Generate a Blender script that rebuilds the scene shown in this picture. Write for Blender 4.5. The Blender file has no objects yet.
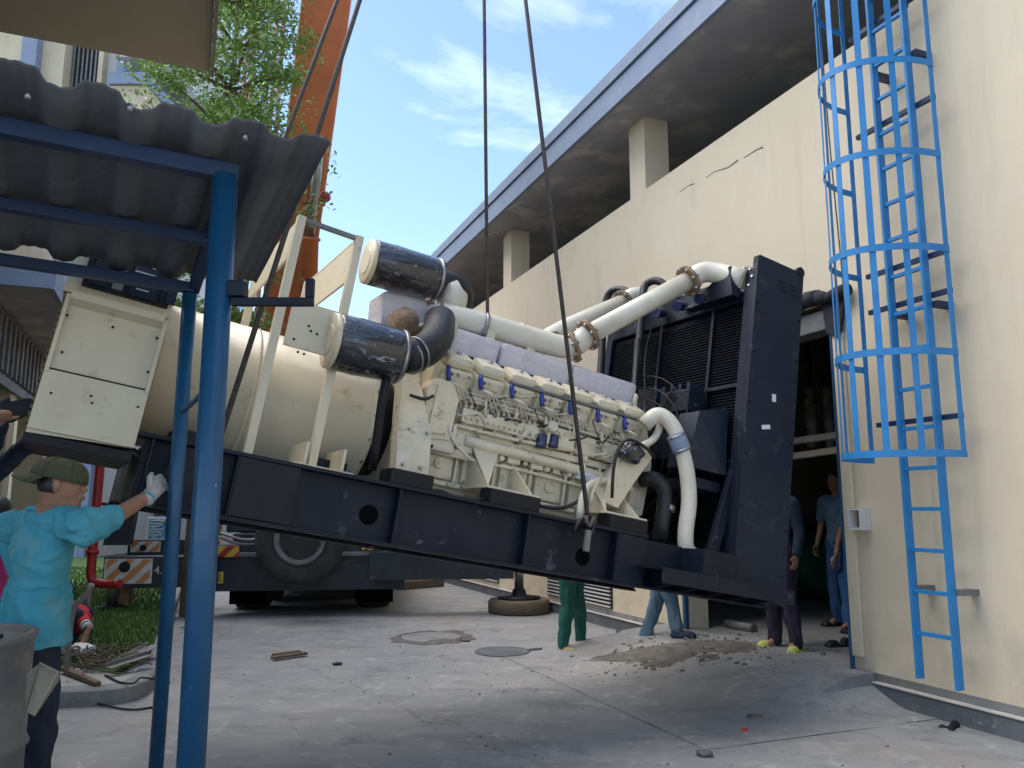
import bpy, bmesh, math, random
from mathutils import Vector, Matrix, noise
R = math.radians
random.seed(7)
sc = bpy.context.scene
col = sc.collection

# ------------------------------------------------------------------ camera
FPX = 800.0
PITCH = math.atan(126 / FPX)
CAMZ = 1.5
cam_d = bpy.data.cameras.new('camera')
cam_d.sensor_fit = 'HORIZONTAL'; cam_d.sensor_width = 36.0
cam_d.lens = 36.0 * FPX / 1024.0
cam_d.clip_start = 0.05; cam_d.clip_end = 2000
cam = bpy.data.objects.new('camera', cam_d); col.objects.link(cam)
cam.location = (0, 0, CAMZ); cam.rotation_euler = (math.pi / 2 + PITCH, 0, 0)
sc.camera = cam

# ------------------------------------------------------------------ world, sun, exposure
SUN_EL, SUN_AZ = 60.0, -78.0        # azimuth clockwise from +Y (camera forward)
w = bpy.data.worlds.new('World'); sc.world = w; w.use_nodes = True
nt = w.node_tree; nt.nodes.clear()
N, L = nt.nodes.new, nt.links.new
out = N('ShaderNodeOutputWorld'); bg = N('ShaderNodeBackground'); bg.inputs['Strength'].default_value = 0.135
sky = N('ShaderNodeTexSky'); sky.sky_type = 'NISHITA'; sky.sun_disc = False
sky.sun_elevation = R(SUN_EL); sky.sun_rotation = R(SUN_AZ); sky.air_density = 1.0; sky.dust_density = 0.5; sky.ozone_density = 2.0
tc = N('ShaderNodeTexCoord'); mp = N('ShaderNodeMapping'); mp.inputs['Scale'].default_value = (1.6, 1.6, 4.2)
mp.inputs['Location'].default_value = (0.35, 0.1, 0.15)
n1 = N('ShaderNodeTexNoise'); n1.inputs['Scale'].default_value = 1.7; n1.inputs['Detail'].default_value = 9; n1.inputs['Roughness'].default_value = 0.55
n1.inputs['Distortion'].default_value = 0.5
cr = N('ShaderNodeValToRGB'); cr.color_ramp.elements[0].position = 0.47; cr.color_ramp.elements[1].position = 0.80
cr.color_ramp.elements[0].color = (0, 0, 0, 1); cr.color_ramp.elements[1].color = (1, 1, 1, 1)
mx = N('ShaderNodeMix'); mx.data_type = 'RGBA'; mx.inputs[7].default_value = (6.6, 7.2, 8.0, 1)
mul = N('ShaderNodeMath'); mul.operation = 'MULTIPLY_ADD'; mul.inputs[1].default_value = 0.85; mul.inputs[2].default_value = 0.0
L(tc.outputs['Generated'], mp.inputs['Vector']); L(mp.outputs['Vector'], n1.inputs['Vector']); L(n1.outputs['Fac'], cr.inputs['Fac'])
L(cr.outputs['Color'], mul.inputs[0]); L(mul.outputs[0], mx.inputs[0]); L(sky.outputs['Color'], mx.inputs[6]); L(mx.outputs[2], bg.inputs['Color']); L(bg.outputs[0], out.inputs['Surface'])
sd = bpy.data.lights.new('sun', 'SUN'); sd.energy = 2.1; sd.angle = R(60); sd.color = (1.0, 0.92, 0.80)
sun = bpy.data.objects.new('sun', sd); col.objects.link(sun)
_d = Vector((math.sin(R(SUN_AZ)) * math.cos(R(SUN_EL)), math.cos(R(SUN_AZ)) * math.cos(R(SUN_EL)), math.sin(R(SUN_EL))))
sun.rotation_euler = _d.to_track_quat('Z', 'Y').to_euler()
sun.location = _d * 40
sc.view_settings.view_transform = 'Standard'; sc.view_settings.look = 'None'
sc.view_settings.exposure = 1.22; sc.view_settings.gamma = 1.0

# ------------------------------------------------------------------ measuring helpers (viewing ray -> real plane)
CO = Vector((0, 0, CAMZ))
def ray(x, y):
    a, b = (x - 512) / FPX, -(y - 384) / FPX
    return Vector((a, math.cos(PITCH) - b * math.sin(PITCH), math.sin(PITCH) + b * math.cos(PITCH)))
def gz(x, y, z=0.0):                       # point on a horizontal plane
    r = ray(x, y); return CO + r * ((z - CAMZ) / r.z)
def dy(x, y, Y):                           # point on the plane at forward distance Y
    r = ray(x, y); return CO + r * (Y / r.y)
WY = R(22.1)
WD = Vector((-math.sin(WY), math.cos(WY), 0)); WN = Vector((math.cos(WY), math.sin(WY), 0)); WDIST = 5.2
def wf(s, z, o=0.0):                       # wall frame: s along the wall, o metres in front of it
    return WN * (WDIST - o) + WD * s + Vector((0, 0, z))
def wp(x, y, o=0.0):
    r = ray(x, y); t = (WDIST - o) / WN.dot(r); p = CO + r * t; return p.dot(WD), p.z
# generator frame
GO = Vector((-2.0038, 3.9984, 1.5492))
GU_, GV_, GW_ = Vector((0.85436, 0.49045, -0.17183)), Vector((-0.49839, 0.86695, -0.00354)), Vector((0.14723, 0.08866, 0.98512))
def gp(x, y, v):                           # local point of the generator at lateral v
    r = ray(x, y); c = CO - GO; t = (v - c.dot(GV_)) / r.dot(GV_); p = c + r * t
    return Vector((p.dot(GU_), v, p.dot(GW_)))
def gu(x, y, u):
    r = ray(x, y); c = CO - GO; t = (u - c.dot(GU_)) / r.dot(GU_); p = c + r * t
    return Vector((u, p.dot(GV_), p.dot(GW_)))

# ------------------------------------------------------------------ materials
def mat(name, c, rough=0.6, metal=0.0, c2=None, scale=4.0, mix=(0.35, 0.7), spots=None, sp_scale=14.0, sp=(0.62, 0.7), bump=0.0, bscale=30.0, stretch=(1, 1, 1), coat=0.0, spec=0.5):
    m = bpy.data.materials.new(name); m.use_nodes = True
    nt = m.node_tree; b = nt.nodes['Principled BSDF']; N = nt.nodes.new; L = nt.links.new
    b.inputs['Roughness'].default_value = rough; b.inputs['Metallic'].default_value = metal
    b.inputs['Coat Weight'].default_value = coat; b.inputs['Specular IOR Level'].default_value = spec
    tc = N('ShaderNodeTexCoord'); mp = N('ShaderNodeMapping'); mp.inputs['Scale'].default_value = stretch
    L(tc.outputs['Object'], mp.inputs['Vector'])
    base = N('ShaderNodeRGB'); base.outputs[0].default_value = (*c, 1); cur = base.outputs[0]
    if c2 is None: c2 = tuple(x * 0.82 for x in c)
    def layer(cur, cc, scl, rng, detail=6):
        n = N('ShaderNodeTexNoise'); n.inputs['Scale'].default_value = scl; n.inputs['Detail'].default_value = detail; n.inputs['Roughness'].default_value = 0.62
        L(mp.outputs['Vector'], n.inputs['Vector'])
        r = N('ShaderNodeMapRange'); r.inputs['From Min'].default_value = rng[0]; r.inputs['From Max'].default_value = rng[1]; L(n.outputs['Fac'], r.inputs['Value'])
        x = N('ShaderNodeMix'); x.data_type = 'RGBA'; x.inputs[7].default_value = (*cc, 1)
        L(r.outputs[0], x.inputs[0]); L(cur, x.inputs[6]); return x.outputs[2], n
    cur, nn = layer(cur, c2, scale, mix)
    if spots: cur, _ = layer(cur, spots, sp_scale, sp, 8)
    L(cur, b.inputs['Base Color'])
    rr = N('ShaderNodeMapRange'); rr.inputs['From Min'].default_value = 0.3; rr.inputs['From Max'].default_value = 0.7
    rr.inputs['To Min'].default_value = max(0.03, rough - 0.08); rr.inputs['To Max'].default_value = min(1, rough + 0.1)
    L(nn.outputs['Fac'], rr.inputs['Value']); L(rr.outputs[0], b.inputs['Roughness'])
    if bump:
        n = N('ShaderNodeTexNoise'); n.inputs['Scale'].default_value = bscale; n.inputs['Detail'].default_value = 5; L(mp.outputs['Vector'], n.inputs['Vector'])
        bp = N('ShaderNodeBump'); bp.inputs['Strength'].default_value = bump; bp.inputs['Distance'].default_value = 0.02
        L(n.outputs['Fac'], bp.inputs['Height']); L(bp.outputs[0], b.inputs['Normal'])
    return m
M = {}
def D(k, *a, **kw): M[k] = mat(k, *a, **kw)
D('plaster', (0.655, 0.56, 0.41), .85, c2=(0.615, 0.52, 0.375), scale=.7, spots=(0.48, 0.43, 0.34), sp_scale=2.2, sp=(.6, .85), bump=.15, bscale=18, stretch=(1, 1, .45))
D('plaster_left', (0.60, 0.52, 0.36), .85, c2=(0.5, 0.42, 0.29), scale=.8, bump=.1)
D('white_wall', (0.60, 0.58, 0.55), .8, c2=(.52, .52, .5), scale=1)
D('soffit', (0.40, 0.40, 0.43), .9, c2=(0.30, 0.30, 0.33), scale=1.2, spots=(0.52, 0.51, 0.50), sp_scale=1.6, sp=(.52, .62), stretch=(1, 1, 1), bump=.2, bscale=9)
D('fascia_blue', (0.22, 0.27, 0.37), .6, c2=(0.18, 0.23, 0.33), scale=2, spots=(0.35, .38, .46), sp_scale=9, sp=(.62, .75))
D('plinth', (0.12, 0.13, 0.14), .8, c2=(0.08, 0.09, 0.10), scale=3, spots=(0.25, .25, .25), sp_scale=8, bump=.4, bscale=25)
D('plinth_top', (0.55, 0.52, 0.48), .8, c2=(0.42, 0.4, 0.37), scale=5)
D('blue_paint', (0.005, 0.082, 0.18), .45, c2=(0.004, 0.058, 0.14), scale=5, spots=(0.30, .40, .50), sp_scale=30, sp=(.69, .73), coat=.2)
D('blue_ladder', (0.02, 0.22, 0.52), .5, c2=(0.016, 0.17, 0.42), scale=5, spots=(.16, .22, .28), sp_scale=18, sp=(.66, .74))
D('blue_dark', (0.006, 0.028, 0.085), .5, c2=(.005, .022, .065))
D('roof_sheet', (0.12, 0.125, 0.135), .75, c2=(0.085, 0.09, 0.10), scale=3, spots=(.19, .19, .19), sp_scale=6, sp=(.6, .75), bump=.15, bscale=12)
D('cream', (0.70, 0.62, 0.455), .42, c2=(0.64, 0.565, 0.41), scale=3, spots=(0.36, .30, .20), sp_scale=7, sp=(.60, .80), coat=.1)
D('cream_engine', (0.74, 0.665, 0.49), .38, c2=(0.62, 0.545, 0.39), scale=8, spots=(0.16, .12, .075), sp_scale=13, sp=(.58, .76), bump=.3, bscale=40, coat=.25)
D('navy_steel', (0.006, 0.011, 0.024), .5, spec=.3, c2=(0.006, 0.009, 0.018), scale=3, spots=(0.10, .11, .13), sp_scale=7, sp=(.62, .72), bump=.08, bscale=30)
D('navy_panel', (0.007, 0.015, 0.032), .45, spec=.35, c2=(0.007, 0.013, 0.026), scale=2, spots=(0.035, .042, .055), sp_scale=5, sp=(.56, .72))
D('core_fins', (0.004, 0.006, 0.011), .75, spec=.15, c2=(.005, .006, .011), scale=12, bump=.5, bscale=70)
D('black', (0.007, 0.008, 0.011), .5, c2=(0.011, .012, .016), scale=9, spec=.3)
D('hole_and_shade', (0.002, 0.002, 0.003), .9, spec=.1)
D('rubber', (0.008, 0.008, 0.010), .5, c2=(0.016, .016, .017), scale=7, bump=.3, bscale=35)
D('tyre', (0.022, 0.022, 0.023), .85, c2=(0.06, .057, .052), scale=5, bump=.4, bscale=40)
D('cling_film', (0.008, 0.009, 0.013), .16, c2=(0.03, .033, .045), scale=9, mix=(.5, .72), spots=(.34, .36, .40), sp_scale=15, sp=(.60, .68), bump=1.0, bscale=15, stretch=(1, 1.6, 2.4), coat=1.0)  # pale spots paint bright highlights onto the crinkled dark film
D('white_pipe', (0.70, 0.655, 0.54), .4, c2=(0.60, .55, .44), scale=6, spots=(0.2, .16, .1), sp_scale=16, sp=(.66, .75), coat=.2)
D('lilac_wrap', (0.56, 0.53, 0.60), .3, c2=(0.66, .64, .68), scale=7, spots=(.42, .38, .46), sp_scale=13, sp=(.6, .8), bump=.5, bscale=20, coat=.5)
D('steel', (0.42, 0.42, 0.42), .35, .9, c2=(.3, .3, .3))
D('rust', (0.16, 0.09, 0.05), .8, c2=(0.3, .22, .14), scale=20, bump=.4)
D('grey_metal', (0.22, 0.22, 0.21), .55, .3, c2=(0.15, .15, .145), scale=5, spots=(.3, .27, .22), sp_scale=9)
D('shutter', (0.17, 0.17, 0.165), .6, .2, c2=(.12, .12, .12))
D('orange', (0.55, 0.15, 0.05), .5, c2=(0.45, .12, .04), scale=2, spots=(.3, .12, .06), sp_scale=8, sp=(.66, .8))
D('red_paint', (0.26, 0.008, 0.012), .4, c2=(.34, .01, .01))
D('lattice_red', (0.25, 0.05, 0.035), .6, c2=(.3, .2, .17))
D('truck_blue', (0.024, 0.031, 0.040), .55, c2=(0.016, .021, .028), scale=3, spots=(.10, .10, .10), sp_scale=10)
D('white_paint', (0.68, 0.68, 0.66), .5, c2=(.5, .48, .44), scale=8)
D('orange_stripe', (0.62, 0.25, 0.07), .5, c2=(.5, .2, .06), scale=8)
D('yellow', (0.72, 0.48, 0.05), .5)
D('amber', (0.75, 0.22, 0.03), .3, coat=.5)
D('red_lens', (0.42, 0.02, 0.015), .25, coat=.6)
D('board', (0.30, 0.255, 0.185), .8, c2=(.27, .23, .165), scale=2, spots=(.2, .17, .12), sp_scale=7, sp=(.72, .8))
D('wood', (0.17, 0.125, 0.08), .8, c2=(.09, .065, .042), scale=6, bump=.4, stretch=(1, 6, 6))
D('leaf', (0.28, 0.40, 0.10), .6, c2=(0.17, .29, .07), scale=2.2, mix=(.4, .6))
D('bark', (0.16, 0.12, 0.085), .9, c2=(.09, .07, .05), bump=.6, bscale=25)
D('glass', (0.05, 0.09, 0.12), .08, c2=(.08, .13, .17), scale=1, spec=.8)
D('paper', (0.75, 0.75, 0.74), .6, c2=(.7, .7, .7))
D('plate_ink', (0.03, 0.03, 0.05), .5)
D('plate_steel', (0.55, 0.56, 0.58), .3, .6)
D('injector_blue', (0.015, 0.035, 0.25), .35, coat=.4)
D('filter_blue', (0.012, 0.02, 0.08), .3, coat=.6)
D('yellow_label', (.6, .58, .12), .5)
D('cable', (0.06, 0.055, 0.055), .6, .3, c2=(.12, .10, .09), scale=30)
D('skin', (0.36, 0.19, 0.12), .55, c2=(0.30, .15, .09), scale=9, bump=.1, bscale=60)
D('cyan_shirt', (0.085, 0.36, 0.44), .9, c2=(0.045, .29, .37), scale=5, spots=(.26, .36, .28), sp_scale=2.6, sp=(.56, .75), bump=.15, bscale=60)
D('dark_jeans', (0.012, 0.018, 0.035), .9, c2=(.02, .028, .05), bump=.2, bscale=80)
D('olive', (0.075, 0.080, 0.04), .85, c2=(.055, .06, .032), bump=.2, bscale=90)
D('glove', (0.50, 0.50, 0.49), .9, c2=(.36, .36, .36), scale=30, bump=.3, bscale=150)
D('green_cloth', (0.008, 0.10, 0.075), .85, c2=(.006, .07, .055), bump=.2, bscale=50)
D('denim', (0.10, 0.17, 0.24), .85, c2=(.07, .12, .18), bump=.2, bscale=60)
D('plum_cloth', (0.022, 0.014, 0.038), .85, c2=(.015, .01, .025))
D('navy_cloth', (0.015, 0.03, 0.06), .85, c2=(.012, .02, .045))
D('overall_blue', (0.02, 0.07, 0.20), .85, c2=(.015, .05, .15))
D('lime', (0.56, 0.56, 0.16), .5, c2=(.58, .62, .1))
D('tan_shoe', (0.35, 0.28, 0.17), .7, c2=(.25, .2, .12))
D('shoe_black', (0.02, 0.02, 0.025), .6)
D('red_cloth', (0.55, 0.02, 0.04), .8, c2=(.45, .015, .03))
D('pink_cloth', (0.62, 0.06, 0.28), .8)
D('hair', (0.012, 0.01, 0.01), .5)
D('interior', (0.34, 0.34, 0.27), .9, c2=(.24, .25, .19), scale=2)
D('dark_cloth', (0.02, 0.022, 0.03), .9, bump=.5, bscale=10)
D('green_tarp', (0.01, 0.13, 0.06), .7)
D('silencer', (0.33, 0.33, 0.31), .6, .2, c2=(0.1, .1, .09), scale=5, spots=(.05, .045, .04), sp_scale=9, sp=(.55, .65))
D('twig', (0.16, 0.13, 0.09), .9, c2=(.09, .07, .05), scale=12)
D('stone', (0.19, 0.178, 0.16), .95, c2=(0.09, .083, .075), scale=3, bump=.5)
D('soil', (0.09, 0.08, 0.07), .95, c2=(0.17, .16, .145), scale=9, bump=.6, bscale=30)
D('kerb', (0.26, 0.26, 0.255), .85, c2=(0.15, .15, .15), scale=4, bump=.3, bscale=30)
D('paving', (0.40, 0.385, 0.36), .85, c2=(0.31, .3, .28), scale=2, bump=.2)
D('lawn', (0.05, 0.10, 0.02), .95, c2=(0.07, .12, .03), scale=3, bump=.4, bscale=40)
D('blade', (0.07, 0.15, 0.028), .8, c2=(0.11, .19, .04), scale=2)
D('poster', (0.04, 0.22, 0.42), .5, c2=(.35, .5, .6), scale=9, mix=(.48, .55), stretch=(1, 1, 3))

def weather(m):
    nt = m.node_tree; b = nt.nodes['Principled BSDF']; N = nt.nodes.new; L = nt.links.new
    src = b.inputs['Base Color'].links[0].from_socket; tc = N('ShaderNodeTexCoord')
    def lay(cur, cc, st, sc_, a, z_, amt, mask=None):
        mp = N('ShaderNodeMapping'); mp.inputs['Scale'].default_value = st; L(tc.outputs['Object'], mp.inputs['Vector'])
        n = N('ShaderNodeTexNoise'); n.inputs['Scale'].default_value = sc_; n.inputs['Detail'].default_value = 7; n.inputs['Roughness'].default_value = .65; L(mp.outputs[0], n.inputs['Vector'])
        r = N('ShaderNodeMapRange'); r.inputs['From Min'].default_value = a; r.inputs['From Max'].default_value = z_; r.inputs['To Max'].default_value = amt; L(n.outputs['Fac'], r.inputs['Value']); f = r.outputs[0]
        if mask: q = N('ShaderNodeMath'); q.operation = 'MULTIPLY'; L(f, q.inputs[0]); L(mask, q.inputs[1]); f = q.outputs[0]
        x = N('ShaderNodeMix'); x.data_type = 'RGBA'; L(f, x.inputs[0]); L(cur, x.inputs[6]); x.inputs[7].default_value = (*cc, 1); return x.outputs[2]
    sp = N('ShaderNodeSeparateXYZ'); L(tc.outputs['Object'], sp.inputs[0])
    low = N('ShaderNodeMapRange'); low.inputs['From Min'].default_value = 1.1; low.inputs['From Max'].default_value = .1; L(sp.outputs['Z'], low.inputs['Value'])
    c = lay(src, (.40, .35, .26), (3.0, 3.0, .22), 1.6, .55, .82, .45)
    c = lay(c, (.70, .625, .49), (1, 1, .8), .9, .55, .70, .35)
    c = lay(c, (.30, .27, .22), (1, 1, 1), 3.2, .40, .75, .55, low.outputs[0])
    L(c, b.inputs['Base Color'])
weather(M['plaster']); weather(M['plaster_left'])
def ground_mat():
    m = bpy.data.materials.new('concrete_yard'); m.use_nodes = True
    nt = m.node_tree; b = nt.nodes['Principled BSDF']; N = nt.nodes.new; L = nt.links.new
    tc = N('ShaderNodeTexCoord'); P = tc.outputs['Object']
    def noise_(s, d=8, r=.6, dist=0., st=None):
        n = N('ShaderNodeTexNoise'); n.inputs['Scale'].default_value = s; n.inputs['Detail'].default_value = d; n.inputs['Roughness'].default_value = r; n.inputs['Distortion'].default_value = dist
        if st:
            mp = N('ShaderNodeMapping'); mp.inputs['Scale'].default_value = st; mp.inputs['Rotation'].default_value = (0, 0, .4); L(P, mp.inputs['Vector']); L(mp.outputs[0], n.inputs['Vector'])
        else: L(P, n.inputs['Vector'])
        return n.outputs['Fac']
    def rng(f, a, b_, c=0., d=1.):
        r = N('ShaderNodeMapRange'); L(f, r.inputs['Value'])
        for k, v in zip(('From Min', 'From Max', 'To Min', 'To Max'), (a, b_, c, d)): r.inputs[k].default_value = v
        return r.outputs[0]
    def mixc(f, A, c):
        x = N('ShaderNodeMix'); x.data_type = 'RGBA'; L(f, x.inputs[0])
        if isinstance(A, tuple): x.inputs[6].default_value = (*A, 1)
        else: L(A, x.inputs[6])
        x.inputs[7].default_value = (*c, 1); return x.outputs[2]
    c = mixc(rng(noise_(.35, 5, .6, .6), .35, .65), (0.21, 0.22, 0.232), (0.28, 0.275, 0.268))
    c = mixc(rng(noise_(1.3, 8, .68, .5, (1, 2.2, 1)), .50, .72, 0, .75), c, (0.12, 0.125, 0.13))
    c = mixc(rng(noise_(.9, 9, .7, 1.2), .55, .74, 0, .7), c, (0.33, 0.325, 0.31))
    c = mixc(rng(noise_(4.0, 10, .78, .8), .54, .66, 0, .7), c, (0.42, 0.41, 0.39))
    c = mixc(rng(noise_(2.2, 10, .8, 1.0), .55, .64, 0, .5), c, (0.11, .11, .115))
    c = mixc(rng(noise_(38, 4, .8), .60, .68, 0, .6), c, (0.12, .115, .11))
    c = mixc(rng(noise_(26, 5, .8), .62, .69, 0, .6), c, (0.5, .49, .47))
    c = mixc(rng(noise_(9, 6, .7), .62, .72, 0, .6), c, (0.13, .125, .12))
    c = mixc(rng(noise_(.6, 4, .5, .2), .58, .8, 0, .5), c, (0.25, 0.205, 0.155))
    vo = N('ShaderNodeTexVoronoi'); vo.feature = 'DISTANCE_TO_EDGE'; vo.inputs['Scale'].default_value = .16; 
    wv = N('ShaderNodeTexNoise'); wv.inputs['Scale'].default_value = 2.; wv.inputs['Detail'].default_value = 6
    L(P, wv.inputs['Vector']); ad = N('ShaderNodeMixRGB'); ad.blend_type = 'ADD'; ad.inputs[0].default_value = .35; L(P, ad.inputs[1]); L(wv.outputs['Color'], ad.inputs[2]); L(ad.outputs[0], vo.inputs['Vector'])
    c = mixc(rng(vo.outputs['Distance'], 0.0, .004, .35, 0.), c, (0.09, .09, .09))
    L(c, b.inputs['Base Color'])
    L(rng(noise_(1.1, 6, .6), .35, .7, .55, .85), b.inputs['Roughness'])
    bp = N('ShaderNodeBump'); bp.inputs['Strength'].default_value = .5; bp.inputs['Distance'].default_value = .012
    L(noise_(14, 9, .7), bp.inputs['Height']); L(bp.outputs[0], b.inputs['Normal'])
    return m
M['ground'] = ground_mat()

# ------------------------------------------------------------------ mesh builder
class MB:
    def __init__(s): s.bm = bmesh.new()
    def box(s, c, size, rot=None, bev=0.0):
        t = bmesh.new(); bmesh.ops.create_cube(t, size=1)
        bmesh.ops.scale(t, vec=Vector(size), verts=t.verts)
        if bev: bmesh.ops.bevel(t, geom=t.edges[:], offset=bev, segments=2, affect='EDGES', profile=.6)
        m = Matrix.Translation(Vector(c)) @ (rot.to_4x4() if rot else Matrix())
        bmesh.ops.transform(t, matrix=m, verts=t.verts); s._add(t); return s
    def bx(s, a, b, bev=0.0):              # box from corner to corner
        a, b = Vector(a), Vector(b); return s.box((a + b) / 2, [abs(q) for q in (b - a)], None, bev)
    def _add(s, t, M4=None):
        me = bpy.data.meshes.new('t'); t.to_mesh(me); t.free()
        if M4: me.transform(M4)
        s.bm.from_mesh(me); bpy.data.meshes.remove(me)
    def tube(s, pts, r, seg=12, caps=True, smooth=2, flat=False):
        P = [Vector(p) for p in pts]
        if len(P) > 2 and smooth:
            Q = [P[0]]
            for i in range(1, len(P) - 1):
                a, b, c = P[i - 1], P[i], P[i + 1]
                k = .45
                p0 = b.lerp(a, k); p2 = b.lerp(c, k); n = 3 * smooth
                for j in range(n + 1):
                    t = j / n; Q.append(p0 * (1 - t) ** 2 + b * 2 * t * (1 - t) + p2 * t * t)
            Q.append(P[-1]); 
        else: Q = P
        n = len(Q); rr = r if isinstance(r, (list, tuple)) else [r] * n
        if len(rr) != n: 
            f = [rr[0] + (rr[-1] - rr[0]) * i / (n - 1) for i in range(n)]; rr = f
        bm = s.bm; rings = []; up = None
        for i in range(n):
            d = (Q[min(i + 1, n - 1)] - Q[max(i - 1, 0)])
            if d.length < 1e-9: d = Vector((0, 0, 1))
            d.normalize()
            if up is None:
                up = Vector((0, 0, 1)) if abs(d.z) < .9 else Vector((1, 0, 0))
            x = d.cross(up); 
            if x.length < 1e-4: x = d.cross(Vector((1, 0.3, 0)))
            x.normalize(); up = x.cross(d).normalized()
            rings.append([bm.verts.new(Q[i] + (x * math.cos(a) + up * math.sin(a)) * rr[i]) for a in [2 * math.pi * k / seg for k in range(seg)]])
        for i in range(n - 1):
            for k in range(seg):
                f = bm.faces.new((rings[i][k], rings[i][(k + 1) % seg], rings[i + 1][(k + 1) % seg], rings[i + 1][k])); f.smooth = not flat
        if caps:
            bm.faces.new(rings[0][::-1]); bm.faces.new(rings[-1])
        return s
    def cyl(s, a, b, r, seg=20): return s.tube([a, b], r, seg, True, 0)
    def lathe(s, a, b, prof, seg=28):      # prof: (t along a-b in metres, radius)
        a, b = Vector(a), Vector(b); d = (b - a).normalized()
        x = d.cross(Vector((0, 0, 1)) if abs(d.z) < .9 else Vector((1, 0, 0))).normalized(); y = d.cross(x); bm = s.bm; rings = []
        for t, r in prof:
            rings.append([bm.verts.new(a + d * t + (x * math.cos(q) + y * math.sin(q)) * max(r, 1e-4)) for q in [2 * math.pi * k / seg for k in range(seg)]])
        for i in range(len(rings) - 1):
            for k in range(seg):
                f = bm.faces.new((rings[i][k], rings[i][(k + 1) % seg], rings[i + 1][(k + 1) % seg], rings[i + 1][k])); f.smooth = True
        bm.faces.new(rings[0][::-1]); bm.faces.new(rings[-1]); return s
    def prism(s, pts, ex):                 # polygon (3D points) extruded by a vector
        bm = s.bm; ex = Vector(ex); a = [bm.verts.new(Vector(p)) for p in pts]; b = [bm.verts.new(Vector(p) + ex) for p in pts]
        n = len(a); bm.faces.new(a[::-1]); bm.faces.new(b)
        for i in range(n): bm.faces.new((a[i], a[(i + 1) % n], b[(i + 1) % n], b[i]))
        return s
    def face(s, pts): s.bm.faces.new([s.bm.verts.new(Vector(p)) for p in pts]); return s
    def ball(s, c, r, sub=2, scale=(1, 1, 1), rot=None):
        t = bmesh.new(); bmesh.ops.create_icosphere(t, subdivisions=sub, radius=r)
        bmesh.ops.scale(t, vec=Vector(scale), verts=t.verts)
        for f in t.faces: f.smooth = True
        m = Matrix.Translation(Vector(c)) @ (rot.to_4x4() if rot else Matrix()); bmesh.ops.transform(t, matrix=m, verts=t.verts); s._add(t); return s
    def build(s, name, m, parent=None, base=True, keep=False):
        bm = s.bm; bmesh.ops.recalc_face_normals(bm, faces=bm.faces)
        me = bpy.data.meshes.new(name); bm.to_mesh(me); bm.free()
        o = bpy.data.objects.new(name, me); col.objects.link(o)
        if isinstance(m, str): m = M[m]
        me.materials.append(m)
        if parent: o.parent = parent
        elif not keep and me.vertices:
            xs = [v.co for v in me.vertices]
            c = Vector(((min(v.x for v in xs) + max(v.x for v in xs)) / 2, (min(v.y for v in xs) + max(v.y for v in xs)) / 2, min(v.z for v in xs)))
            me.transform(Matrix.Translation(-c)); o.location = c
        return o
def tag(o, label=None, cat=None, group=None, kind=None):
    if label: o['label'] = label
    if cat: o['category'] = cat
    if group: o['group'] = group
    if kind: o['kind'] = kind
    return o
def thing(name, label, cat, loc=(0, 0, 0), group=None, mw=None):
    o = bpy.data.objects.new(name, None); o.empty_display_size = .2; col.objects.link(o)
    if mw: o.matrix_world = mw
    else: o.location = loc
    return tag(o, label, cat, group)
class Sub:                                  # world-space points for children of an Empty at loc
    def __init__(s, loc): s.l = Vector(loc)
def wbuild(mb, name, m, root, loc):         # mesh given in world coordinates, parent Empty (no rotation) at loc
    o = mb.build(name, m, root); o.data.transform(Matrix.Translation(-Vector(loc))); return o
def frame_rot(x, y=None, z=None):
    x = Vector(x).normalized(); z = Vector(z if z else (0, 0, 1)); y = z.cross(x).normalized(); z = x.cross(y)
    return Matrix((x, y, z)).transposed()
WROT = frame_rot(WD)
def text_mesh(txt, size, m, name, parent, loc, xdir, ydir, extrude=.002):
    cu = bpy.data.curves.new('t', 'FONT'); cu.body = txt; cu.size = size; cu.extrude = extrude; cu.align_x = 'CENTER'; cu.align_y = 'CENTER'
    to = bpy.data.objects.new('t', cu); col.objects.link(to)
    me = bpy.data.meshes.new_from_object(to.evaluated_get(bpy.context.evaluated_depsgraph_get())); bpy.data.objects.remove(to)
    x = Vector(xdir).normalized(); y = Vector(ydir).normalized(); z = x.cross(y)
    mm = Matrix((x, y, z)).transposed().to_4x4(); mm.translation = Vector(loc); me.transform(mm)
    o = bpy.data.objects.new(name, me); col.objects.link(o); me.materials.clear(); me.materials.append(M[m]); o.parent = parent
    return o
#PART2
# ================================================================== SETTING
g = MB(); g.face([(-400, -300, 0), (400, -300, 0), (400, 600, 0), (-400, 600, 0)])
tag(g.build('ground', 'ground', keep=True), kind='structure')
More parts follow.
